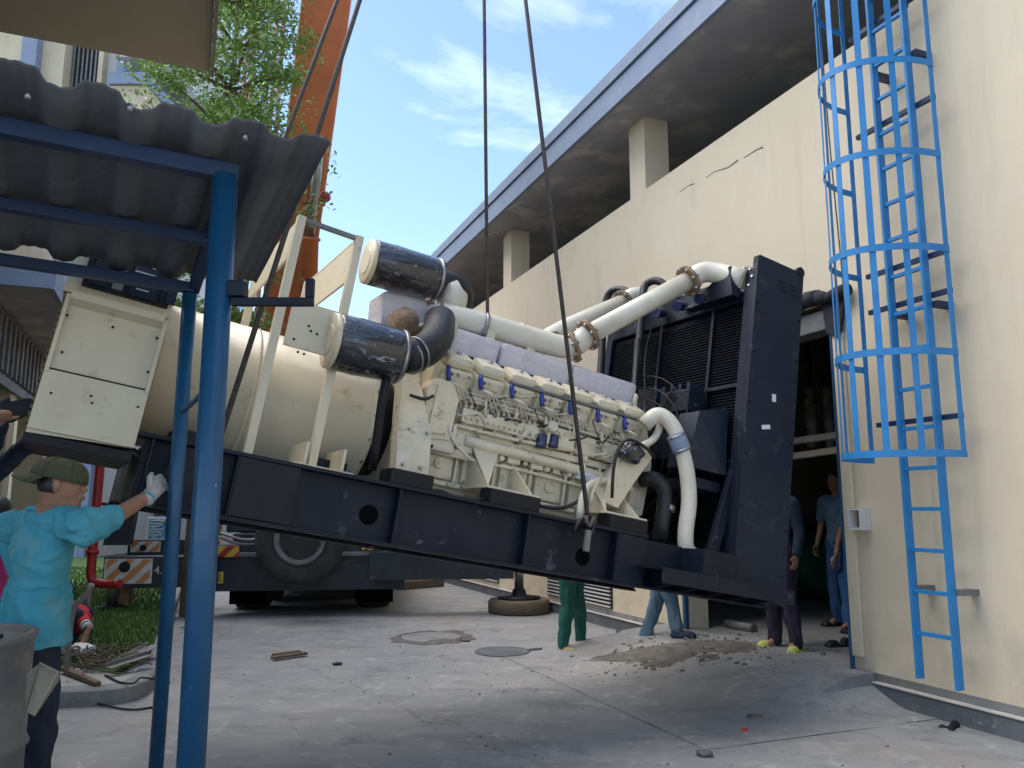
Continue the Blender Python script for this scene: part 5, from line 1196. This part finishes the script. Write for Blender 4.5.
# workers behind the generator
def gzz(x, y, z): return gz(x, y, z)
a, b = gz(563, 653, .0), gz(581, 648, .0)
far_person('person in dark green trousers and tan shoes standing behind the skid', b, a, V((a.x + b.x) / 2 - .02, a.y + .10, .88), (.9, -.42, 0), 'navy_cloth', 'green_cloth', 'tan_shoe')
a, b = gz(643, 652, .0), dy(678, 637, 8.6)
far_person('person in faded blue jeans striding beside the rubble behind the skid', a, b, V((a.x + b.x) / 2 + .02, (a.y + b.y) / 2, .86), (.85, -.3, 0), 'grey_metal', 'denim', 'navy_cloth')
a, b = gz(776, 648, .19), gz(797, 653, .19)
far_person('person in dark plum trousers and lime yellow slippers at the doorway', b, a, V((a.x + b.x) / 2 + .04, a.y + .06, 1.07), (-.8, -.6, 0), 'navy_cloth', 'plum_cloth', 'lime', True, sleeve='long')
a, b = gz(838, 626, .215), gz(850, 632, .215)
hp_ = V(a.x + .10, a.y + .05, 1.10)
GWR = dy(836, 556, a.y - .2); GE = GWR + V(.10, .1, .24)
t_, *_r = far_person('person in blue overalls with one white glove just inside the doorway', b, a, hp_, (-.8, -.5, 0), 'denim', 'overall_blue', 'shoe_black', arm_pose={-1: (GE, GWR)})
g_ = MB(); hand(g_, GWR, V(-.3, -.2, -1), V(0, 1, 0), V(-.5, -.5, 0), .5, 1.15); organic(g_, 'glove', 'glove', t_, t_.location, .008, 2)
sb_ = MB(); q = gz(838, 647, .21); dd = V(-.9, -.25, 0).normalized(); rot = Matrix((dd, V(-dd.y, dd.x, 0), V(0, 0, 1))).transposed()
sb_.box(q + V(0, 0, .014), (.26, .09, .026), rot, .01); sb_.ball(q + dd * .06 + V(0, 0, .035), .045, 2, (1.6, 1, .8), rot); sb_.ball(q - dd * .08 + V(0, 0, .045), .042, 2, (1.1, 1, 1.1), rot)
o = organic(sb_, 'shoe', 'shoe_black', None, q, .007, 3); o.location = q; tag(o, 'dark shoe at the foot of the right blue door frame', 'shoe')

# crouching person in red
cb = V(-4.62, 8.35, .13); t = thing('person', 'person in red shirt with striped sleeve bending over the debris on the lawn edge', 'person', cb); L0 = cb
q1 = dy(68, 650, 8.3); q2 = dy(80, 618, 8.3); hipp = V(dy(62, 642, 8.4).x, 8.4, .36); ches = dy(76, 618, 8.2); hd_ = dy(60, 590, 8.1); f = V(.55, -.6, -.25)
bdy = MB(); capsule(bdy, [hipp, hipp.lerp(ches, .5), ches], [.12, .12, .12]); capsule(bdy, [ches, hd_], [.06, .05]); head(bdy, hd_, f)
sh_ = ches + V(.08, -.05, 0); el = dy(88, 628, 8.0); wr_ = dy(82, 645, 7.95)
capsule(bdy, [sh_, el, wr_], [.045, .036, .028]); hand(bdy, wr_, wr_ - el, V(-1, 0, 0), V(0, -1, 0), .5)
capsule(bdy, [ches - V(.1, 0, 0), ches + V(-.15, -.2, -.2), ches + V(0, -.3, -.35)], [.045, .036, .028]); hand(bdy, ches + V(0, -.3, -.35), V(.4, -.2, -1), V(-1, 0, 0), V(0, -1, 0), .5)
for k in (0, .18):
    kn = hipp + V(.28, -.12 - k, .12); ft = V(hipp.x + .12, hipp.y - .1 - k, .17); capsule(bdy, [hipp + V(0, -k * .5, 0), kn, ft, ft + V(.13, -.03, -.02)], [.08, .055, .038, .03])
organic(bdy, 'body', 'skin', t, L0, .012, 3)
s1 = MB(); capsule(s1, [hipp + V(0, 0, .02), hipp.lerp(ches, .5), ches], [.135, .14, .14]); capsule(s1, [sh_, sh_.lerp(el, .5)], [.065, .058]); capsule(s1, [ches - V(.1, 0, 0), ches + V(-.13, -.1, -.1)], [.07, .06]); organic(s1, 'shirt', 'red_cloth', t, L0, .013, 3, .01, 12)
for i in range(5):
    p_ = sh_.lerp(el, .55 + i * .12) if i < 4 else el.lerp(wr_, .2); d_ = (el - sh_).normalized()
    wbuild(MB().lathe(p_ - d_ * .010, p_ + d_ * .010, [(0, .050), (.02, .050)], 16), 'sleeve_stripe', 'shoe_black' if i % 2 == 0 else 'paper', t, L0)
s2 = MB()
for k in (0, .18):
    kn = hipp + V(.28, -.12 - k, .12); ft = V(hipp.x + .12, hipp.y - .1 - k, .2); capsule(s2, [hipp + V(0, -k * .5, 0), kn, ft], [.11, .075, .06])
organic(s2, 'trousers', 'dark_jeans', t, L0, .013, 2)
cl_ = MB(); q = dy(80, 652, 7.85); blob(cl_, (q.x, q.y, .19), .10, (1.3, .9, .6), amp=.6); tag(cl_.build('crumpled_cloth', 'paper'), 'crumpled pale cloth lying beside the debris heap', 'cloth')

# person in pink at the left edge
hq = dy(-3, 513, 6.2); b_ = V(hq.x, hq.y, 0)
far_person('person in pink top cut off by the left edge of the picture', b_ + V(-.08, 0, 0), b_ + V(.08, .03, 0), V(hq.x, hq.y, hq.z - .73), (.4, .9, 0), 'pink_cloth', 'dark_jeans', 'shoe_black')
# worker whose gloved hand holds the cabinet edge
hx = gw_(-.44, -.02, .36); elb = dy(-12, 452, 4.15); shd = dy(-75, 500, 4.1)
b_ = V(shd.x - .25, shd.y, 0); hipq = V(b_.x, b_.y, .88)
t, *_ = far_person('person in dark long sleeves gripping the cabinet edge from the left', b_ + V(-.08, 0, 0), b_ + V(.08, .05, 0), hipq, (.8, .5, 0), 'navy_cloth', 'dark_jeans', 'shoe_black', sleeve='long',
                   arm_pose={1: (elb, hx + V(-.10, -.04, -.06)), -1: (elb + V(-.15, .3, -.1), hx + V(-.15, .35, -.1))})
g_ = MB(); hand(g_, hx + V(-.10, -.04, -.06), V(.75, .2, .6), V(.3, .8, -.2), V(-.2, -.3, 1), .45, 1.12); organic(g_, 'glove', 'dark_cloth', t, t.location, .006, 2)

# ---- main figure: man in cyan shirt and olive cap
SHR = dy(80, 523, 3.50); SHL = dy(10, 526, 3.78)        # shoulders
HD = dy(61, 484, 3.55); WR = dy(150, 495, 3.86); EL = dy(114, 517, 3.66) ; HIP = dy(33, 644, 3.62)
FT = V(HIP.x - .02, HIP.y, 0)
mt = thing('person', 'man in cyan T-shirt and backwards olive cap pushing the skid end with a gloved hand', 'person', FT); L0 = FT
fw = V(.80, .60, 0).normalized(); rt = V(fw.y, -fw.x, 0); rotb = Matrix((fw, -rt, V(0, 0, 1))).transposed()
NK = (SHR + SHL) / 2 + rt * .04 + V(0, 0, .075)
body = MB(); shirt = MB(); trs = MB()
CH = (SHR + SHL) / 2 - V(0, 0, .14)
for mb, g in ((body, -.012), (shirt, .016)):
    mb.ball(CH, .155 + g, 3, (.76, 1.16, 1.1), rotb); mb.ball(CH.lerp(HIP, .45), .14 + g, 3, (.82, 1.10, 1.3), rotb); mb.ball(HIP + V(0, 0, .07), .14 + g, 3, (.88, 1.12, 1.1), rotb)
    capsule(mb, [SHL + (SHR - SHL) * .08 - V(0, 0, .02), NK - V(0, 0, .055), SHR - (SHR - SHL) * .06], [.058 + g, .064 + g, .060 + g])
capsule(body, [NK - V(0, 0, .05), HD - V(0, 0, .05) - fw * .015], [.064, .056])
face = V(.93, .36, -.05)
head(body, HD, face, .092)
capsule(body, [SHR, SHR.lerp(EL, .8), EL, WR], [.036, .038, .040, .030])
ELL = SHL + fw * .10 + V(0, 0, -.27); WRL = ELL + fw * .06 - rt * .03 + V(0, 0, -.22); capsule(body, [SHL, ELL, WRL], [.054, .042, .030]); hand(body, WRL, V(0, 0, -1), rt, fw, .5)
hdv = (dy(163, 480, 3.97) - WR).normalized(); hand(body, WR, hdv, V(-.3, .8, -.3), V(-.2, -.1, 1), .5)
for k in (-1, 1):
    h_ = HIP + rt * .09 * k; an = V(FT.x + rt.x * .10 * k - (.06 if k < 0 else 0) , FT.y + rt.y * .10 * k + (.22 if k < 0 else 0), .09); kn = h_.lerp(an, .48) + fw * .04
    capsule(body, [h_, kn, an, an - V(0, 0, .03) + fw * .12], [.088, .058, .04, .032])
    capsule(trs, [h_ + V(0, 0, .05), h_.lerp(kn, .5), kn, kn.lerp(an, .55), an], [.100, .092, .078, .072, .070])
    shoe('shoe', 'shoe_black', mt, L0, V(an.x, an.y, 0) - fw * .06, fw, .27)
trs.ball(HIP - V(0, 0, .02), .120, 2, (.92, 1.12, 1.0), rotb)
organic(body, 'body', 'skin', mt, L0, .0065, 3)
capsule(shirt, [SHR - (SHR - SHL) * .05, SHR.lerp(EL, .5), SHR.lerp(EL, .92)], [.074, .064, .060])
capsule(shirt, [SHR.lerp(EL, .15) - V(0, 0, .05), SHR.lerp(EL, .88) - V(0, 0, .024)], [.060, .048])
capsule(shirt, [SHL, SHL.lerp(ELL, .7)], [.078, .072])
# straight, slightly flared hem
hem = HIP + V(0, 0, .0)
n = 28
pts_top = [CH.lerp(HIP, .5) + fw * math.cos(a) * .135 + rt * math.sin(a) * .178 for a in [6.283 * i / n for i in range(n)]]
for t0, t1, ra, rb2 in ((0, .5, (.13, .185), (.138, .195)), (.5, 1.0, (.138, .195), (.150, .205))):
    A_ = CH.lerp(hem, .35 + t0 * .65); B_ = CH.lerp(hem, .35 + t1 * .65); bm = shirt.bm
    r1 = [bm.verts.new(A_ + fw * math.cos(q) * ra[0] + rt * math.sin(q) * ra[1]) for q in [6.283 * i / n for i in range(n)]]
    r2 = [bm.verts.new(B_ + fw * math.cos(q) * rb2[0] + rt * math.sin(q) * rb2[1]) for q in [6.283 * i / n for i in range(n)]]
    for i in range(n): bm.faces.new((r1[i], r1[(i + 1) % n], r2[(i + 1) % n], r2[i]))
    bm.faces.new(r1[::-1]); bm.faces.new(r2)
def folds(o):
    me = o.data; nrm_ = [v.normal.copy() for v in me.vertices]; cos_ = [v.co.copy() for v in me.vertices]; new = []
    for co, vn_ in zip(cos_, nrm_):
        c = co + L0; h_ = (CH.z + .1 - c.z) / .6           # 0 at the shoulder, 1 at the hem
        rel = c - SHR; r_ = rel.length
        w1 = (abs(math.sin(r_ * 30 + 5 * noise.noise(c * 6))) - .5) * -(.003 + .013 * max(0, 1 - r_ / .5))      # pulls radiating from the raised arm
        ang = math.atan2((c - HIP).dot(rt), (c - HIP).dot(fw))
        w2 = (abs(noise.noise(V(ang * 1.6, c.z * 7 + c.x * 5, 2))) - .25) * .055 * max(.15, h_)
        w3 = math.sin(c.z * 34 + ang * 4 + 4 * noise.noise(c * 3)) * .007 * max(0, h_)
        w4 = (abs(noise.noise(V(c.x * 9 + c.z * 7, c.y * 9, c.z * 22 - c.x * 10))) - .2) * -.016 + noise.noise(c * 40) * .0015
        new.extend(co + vn_ * (w1 * .75 + w2 * .6 + w3 * .6 + w4 * .5))
    me.vertices.foreach_set('co', new); me.update()
so = organic(shirt, 'shirt', 'cyan_shirt', mt, L0, .006, 7); folds(so)
organic(trs, 'trousers', 'dark_jeans', mt, L0, .010, 2, .02, 9, 5)
wbuild(MB().lathe(NK - V(0, 0, .012), NK + V(0, 0, .012), [(0, .078), (.008, .081), (.02, .072)], 28), 'collar', 'cyan_shirt', mt, L0)
gl = MB(); hand(gl, WR, hdv, V(-.3, .8, -.3), V(-.2, -.1, 1), .5, 1.18); capsule(gl, [WR - hdv * .03, WR + hdv * .02], [.037, .036]); organic(gl, 'glove', 'glove', mt, L0, .005, 2)
wbuild(MB().lathe(WR - hdv * .036, WR - hdv * .026, [(0, .038), (.010, .038)], 20), 'glove_cuff', 'cyan_shirt', mt, L0)
# cap worn backwards
cf = V(face.x, face.y, 0).normalized(); cs = cf.cross(V(0, 0, 1)).normalized(); up_ = (V(0, 0, 1) + cf * .22).normalized(); cf2 = (cf - up_ * cf.dot(up_)).normalized(); rotc = Matrix((cf2, -cs, up_)).transposed()
cc = HD + V(0, 0, .030) - cf * .006
cap = MB(); bm = cap.bm; NR, NSEG = 9, 32; rings = []
for j in range(NR + 1):
    ph = (math.pi / 2) * j / NR; row = []
    for i in range(NSEG):
        a = 6.283 * i / NSEG; rr = .112 * math.cos(ph) ** .72; zz = .096 * math.sin(ph) ** .92
        p = V(math.cos(a) * rr * 1.03, math.sin(a) * rr * .86, zz - .012); row.append(bm.verts.new(cc + rotc @ p) if j < NR or i == 0 else row[0])
    rings.append(row)
for j in range(NR):
    for i in range(NSEG):
        vs = [rings[j][i], rings[j][(i + 1) % NSEG]] + ([rings[j + 1][(i + 1) % NSEG], rings[j + 1][i]] if j < NR - 1 else [rings[NR][0]])
        f_ = bm.faces.new(vs); f_.smooth = True
bm.faces.new(rings[0][::-1])
co_ = wbuild(cap, 'cap', 'olive', mt, L0)
bd_m = MB(); nb_ = 14; outer, inner = [], []
for i in range(nb_ + 1):
    a = -1.05 + 2.1 * i / nb_; d_ = V(-math.cos(a), math.sin(a), 0)
    inner.append(V(d_.x * .105, d_.y * .098, -.008 - .012 * math.sin(a) ** 2)); outer.append(V(-.105 - .078 * math.cos(a * 1.35) if abs(a) < 1.05 else -.1, d_.y * .105, -.034 - .026 * math.sin(a) ** 2))
for i in range(nb_):
    bd_m.prism([cc + rotc @ inner[i], cc + rotc @ inner[i + 1], cc + rotc @ outer[i + 1], cc + rotc @ outer[i]], up_ * .005)
wbuild(bd_m, 'brim', 'olive', mt, L0)
for i in range(6):
    a = i * math.pi / 3; pts = [cc + rotc @ V(math.cos(a) * .1140 * math.cos(p_) ** .72 * 1.03, math.sin(a) * .1140 * math.cos(p_) ** .72 * .86, .0975 * math.sin(p_) ** .92 - .012) for p_ in [k * .15 for k in range(11)]]
    wbuild(MB().tube(pts, .0014, 5, True, 0), 'cap_seam', 'olive', mt, L0)
hr = MB(); hr.ball(HD - cf * .004 - V(0, 0, .004), .0895, 3, (1.0, .845, .90), rotc); bmh = hr.bm
bmesh.ops.bisect_plane(bmh, geom=bmh.verts[:] + bmh.edges[:] + bmh.faces[:], plane_co=HD - cf * .022 , plane_no=(cf + V(0, 0, .25)).normalized(), clear_outer=True)
wbuild(hr, 'hair', 'hair', mt, L0)

# ================================================================== DRUM, DEBRIS, SMALL THINGS
dc = dy(22, 640, 2.95); DR = .30; DCt = V(dc.x - DR, 2.95, 0); dt = 1.06
t = thing('metal_drum', 'weathered grey metal drum in the bottom left corner with a bent tray', 'drum', DCt); dl = DCt.copy()
dm = wbuild(MB().lathe(DCt, DCt + V(0, 0, dt), [(0, DR), (.02, DR + .008), (.04, DR), (.33, DR), (.34, DR + .012), (.36, DR), (.66, DR), (.67, DR + .012), (.69, DR), (dt - .03, DR), (dt - .02, DR + .012), (dt, DR + .010), (dt, DR - .02), (dt - .02, DR - .025)], 56), 'drum_shell', 'grey_metal', t, dl)
wbuild(MB().box(DCt + V(.1, -.12, dt + .004), (.35, .05, .016), Matrix.Rotation(.35, 3, 'Z'), .003), 'lid_strap', 'black', t, dl)
q = dy(42, 680, 2.85)
tr_ = MB()
A0_, A1_, A2_ = dy(27, 676, 2.9), dy(40, 663, 2.95), dy(58, 672, 2.75)
B0_, B1_, B2_ = dy(25, 712, 2.85), dy(38, 700, 2.95), dy(34, 716, 2.7)
tr_.prism([A0_, A1_, A1_ + V(0, 0, -.03), B0_], (0, .004, 0)); tr_.prism([A1_, A2_, A2_ + V(0, 0, -.03), B2_, B0_ + V(.005, 0, 0)], V(.0, .010, .0))
tr_.tube([A0_, A1_, A2_, B2_], .004, 6, True, 0)
wbuild(tr_, 'side_tray', 'board', t, dl)
# debris heap on the apron
random.seed(8)
tw_ = MB()
for i in range(170):
    c = dy(95 + random.gauss(0, 22), 662, 7.6 + random.uniform(-.5, .5)); a = random.random() * 6.28; l = random.uniform(.06, .28); z0 = .14 + random.random() * .09
    p0_ = V(c.x, c.y, z0); p1_ = p0_ + V(math.cos(a) * l, math.sin(a) * l, random.uniform(-.05, .06)); tw_.tube([p0_, p0_.lerp(p1_, .5) + V(0, 0, random.uniform(-.02, .04)), p1_], random.uniform(.003, .008), 5, True, 1)
tag(tw_.build('twig_litter', 'twig'), 'dry twigs and straw heaped on the paving edge', 'twigs', kind='stuff')
for (p, q, w_, mm, lab) in (((118, 664), (154, 645), .11, 'steel', 'bright bent metal strip on top of the debris heap'), ((108, 668), (150, 655), .08, 'grey_metal', 'dull metal strip under the bright one on the debris heap')):
    A_ = gz(*p, .20); B_ = gz(*q, .24); d_ = (B_ - A_); r_ = frame_rot(d_); m_ = MB(); m_.box((A_ + B_) / 2, (d_.length, w_, .006), r_, .001); m_.box((A_ + B_) / 2 + r_ @ V(0, w_ / 2, .015), (d_.length, .006, .036), r_, .001)
    tag(m_.build('metal_strip', mm), lab, 'metal strip', 'metal strips on the debris')
A_, B_ = gz(62, 668, .17), gz(98, 684, .15); m_ = MB(); m_.box((A_ + B_) / 2, ((B_ - A_).length, .05, .035), frame_rot(B_ - A_), .006); tag(m_.build('wood_batten', 'wood'), 'short dark batten lying in front of the twig heap', 'batten')
A_, B_ = gz(73, 605, .5), gz(93, 585, .8); A_ = dy(72, 606, 6.8); B_ = dy(92, 584, 6.8); m_ = MB(); m_.tube([A_ + V(0, 0, -.5), A_, A_.lerp(B_, .6) + V(.01, 0, -.04), B_], .022, 10)
tag(m_.build('bent_conduit', 'grey_metal'), 'bent grey conduit standing behind the man in cyan', 'conduit')
cb_ = MB(); cb_.tube([gz(105, 675, .14), gz(120, 683, .14), gz(135, 684, .15), gz(140, 676, .16), gz(170, 683, .14)], .008, 6, True, 2); tag(cb_.build('loose_cable', 'black'), 'thin black cable trailing off the debris heap', 'cable')
cb_ = MB(); cb_.tube([gz(95, 703, .02), gz(130, 711, .01), gz(160, 706, .01)], .008, 6, True, 2); tag(cb_.build('loose_cable', 'black'), 'thin dark cable lying along the foot of the kerb', 'cable')
# plank piece
for i, (p, q, lab) in enumerate((((272, 658), (306, 653), 'front split wooden plank lying on the yard'), ((273, 655), (300, 651.5), 'rear split wooden plank touching the front one'))):
    A_, B_ = gz(*p, .03), gz(*q, .03); m_ = MB(); m_.box((A_ + B_) / 2, ((B_ - A_).length, .07, .028), frame_rot(B_ - A_), .006); tag(m_.build('plank', 'wood'), lab, 'plank', 'split planks on the yard')
def puddle(c, rx, ry, m, z0=.004, seed=0, h=.0, ring=0):
    mb = MB(); n = 40; pts = []
    for i in range(n):
        a = 6.283 * i / n; r_ = 1 + .16 * noise.noise(V(math.cos(a) * 2 + seed, math.sin(a) * 2, 0)); pts.append(V(c.x + math.cos(a) * rx * r_, c.y + math.sin(a) * ry * r_, z0))
    if ring:
        bm = mb.bm
        o1 = [bm.verts.new(p) for p in pts]; i1 = [bm.verts.new(c.lerp(V(p.x, p.y, 0), ring) + V(0, 0, z0 + h)) for p in pts]
        for i in range(n): bm.faces.new((o1[i], o1[(i + 1) % n], i1[(i + 1) % n], i1[i]))
    else: mb.face(pts)
    return mb
c = gz(432, 638); m_ = MB(); m_.lathe(V(c.x, c.y, .001), V(c.x, c.y, .02), [(0, .36), (.014, .36), (.014, .33)], 36)
t = thing('manhole_cover', 'round manhole ringed by crumbled mortar on the concrete yard', 'manhole', (c.x, c.y, 0)); ml = t.location.copy()
wbuild(m_, 'cover', 'kerb', t, ml)
rb3 = MB(); bm = rb3.bm; n = 60; r1, r2, r3 = [], [], []
for i in range(n):
    a = 6.283 * i / n; k_ = noise.noise(V(math.cos(a) * 3, math.sin(a) * 3, 7)); d_ = V(math.cos(a), math.sin(a), 0); cc_ = V(c.x, c.y, 0)
    r1.append(bm.verts.new(cc_ + d_ * .365 + V(0, 0, .003))); r2.append(bm.verts.new(cc_ + d_ * (.41 + .05 * k_) + V(0, 0, .022 + .02 * k_))); r3.append(bm.verts.new(cc_ + d_ * (.50 + .16 * k_) + V(0, 0, .003)))
for i in range(n):
    for A1, B1 in ((r1, r2), (r2, r3)): bm.faces.new((A1[i], A1[(i + 1) % n], B1[(i + 1) % n], B1[i]))
wbuild(rb3, 'broken_rim', 'soil', t, ml)
c = gz(503, 652); m_ = MB(); m_.lathe(V(c.x, c.y, 0), V(c.x, c.y, .02), [(0, .30), (.012, .30), (.016, .27)], 36); m_.tube([V(c.x + .25, c.y, .02), V(c.x + .42, c.y + .03, .02)], .02, 8)
tag(m_.build('iron_disc', 'plinth'), 'flat dark iron disc lying near the green trousers', 'disc')
# rubble and soil at the ramp
sm = MB(); bm = sm.bm; c0_ = gz(685, 668); NR = 90
import functools
def soil_h(x, y):
    dx, dy2 = (x - c0_.x) / 1.5, (y - c0_.y) / .95; r_ = math.sqrt(dx * dx + dy2 * dy2)
    return max(0, (1 - r_)) * .05 + max(0, 1 - r_) ** .5 * .03 * noise.noise(V(x * 4, y * 4, 0))
g_ = {}
for i in range(NR + 1):
    for j in range(NR + 1):
        x = c0_.x - 1.4 + 2.8 * i / NR; y = c0_.y - .9 + 1.8 * j / NR; p = V(x, y, 0)
        o_ = WDIST - p.dot(WN); rz = ramp_at(x, y)
        n_ = noise.noise(V(x * 2.5, y * 2.5, 5)) + .6 * noise.noise(V(x * 8, y * 8, 5)); dx, dy2 = (x - c0_.x) / 1.0, (y - c0_.y) / .55; m__ = .75 - math.sqrt(dx * dx + dy2 * dy2) + n_ * .7
        g_[i, j] = (bm.verts.new(V(x, y, rz + .003 + max(0, m__ - .15) * .05 * (1 + .9 * noise.noise(V(x * 9, y * 9, 1))))), m__)
for i in range(NR):
    for j in range(NR):
        q = [g_[i, j], g_[i + 1, j], g_[i + 1, j + 1], g_[i, j + 1]]
        if all(v[1] > .12 for v in q): f_ = bm.faces.new([v[0] for v in q]); f_.smooth = True
for v in [v for v in bm.verts if not v.link_faces]: bm.verts.remove(v)
tag(sm.build('soil_heap', 'soil'), 'thin heap of dark soil and crumbs on the ramp edge', 'soil', kind='stuff')
st_ = MB()
def scatter(n, fn, r0, r1, mb):
    for _ in range(n):
        x, y = fn(); p = V(x, y, 0); o_ = WDIST - p.dot(WN); rz = ramp_at(x, y)
        r_ = r0 + (r1 - r0) * random.random() ** 3
        t_ = bmesh.new(); bmesh.ops.create_icosphere(t_, subdivisions=1, radius=r_)
        for v in t_.verts: v.co = V(v.co.x * random.uniform(.7, 1.3), v.co.y * random.uniform(.7, 1.3), v.co.z * random.uniform(.4, .8))
        bmesh.ops.translate(t_, vec=V(x, y, rz + r_ * .3), verts=t_.verts); mb._add(t_)
scatter(420, lambda: (c0_.x + random.gauss(0, .5), c0_.y + random.gauss(0, .36)), .006, .032, st_)
scatter(160, lambda: (c0_.x + random.gauss(-.2, 1.6), c0_.y - abs(random.gauss(0, 1.2))), .004, .014, st_)
scatter(200, lambda: (random.uniform(-2.5, 3.2), random.uniform(4.9, 10)), .004, .013, st_)
scatter(700, lambda: (c0_.x + random.gauss(0, .40), c0_.y + random.gauss(0, .2)), .006, .020, st_)
tag(st_.build('gravel', 'stone'), 'loose gravel and crumbs scattered over the yard', 'gravel', kind='stuff')
for i, (x, y, r_, mm, lab) in enumerate(((745, 731, .02, 'red_cloth', 'small red scrap on the yard below the ramp'), (705, 756, .04, 'plinth', 'dark stone at the bottom of the yard'), (337, 665, .035, 'black', 'small dark lump in the middle of the yard'), (757, 720, .05, 'soil', 'brown clod beside the red scrap'))):
    c = gz(x, y); m_ = MB(); blob(m_, (c.x, c.y, r_ * .35), r_, (1.4, 1, .5), 2, .6); tag(m_.build(('scrap', 'stone', 'lump', 'clod')[i], mm), lab, ('scrap', 'stone', 'lump', 'clod')[i])
for (p, q, lab) in (((604, 657), (638, 659), 'flat broken board lying left of the rubble'), ((690, 652), (712, 660), 'dark broken board sticking out of the rubble')):
    A_, B_ = gz(*p, .05), gz(*q, .07); m_ = MB(); m_.box((A_ + B_) / 2, ((B_ - A_).length, .14, .02), frame_rot(B_ - A_), .004); tag(m_.build('broken_board', 'wood' if p[0] == 604 else 'soil'), lab, 'board', 'broken boards in the rubble')
# low yellow sacks and timber near the far wall
A_, B_ = gz(400, 585, .08), gz(440, 582, .08); m_ = MB(); m_.box((A_ + B_) / 2, ((B_ - A_).length, .3, .15), frame_rot(B_ - A_), .02); tag(m_.build('timber_block', 'wood'), 'low timber block on the ground behind the truck', 'block')
m_ = MB(); m_.tube([gz(428, 642, .01), gz(440, 640, .015), gz(470, 641, .01)], .012, 6, True, 2); tag(m_.build('stick', 'wood'), 'thin stick lying behind the manhole', 'stick')
#PART6
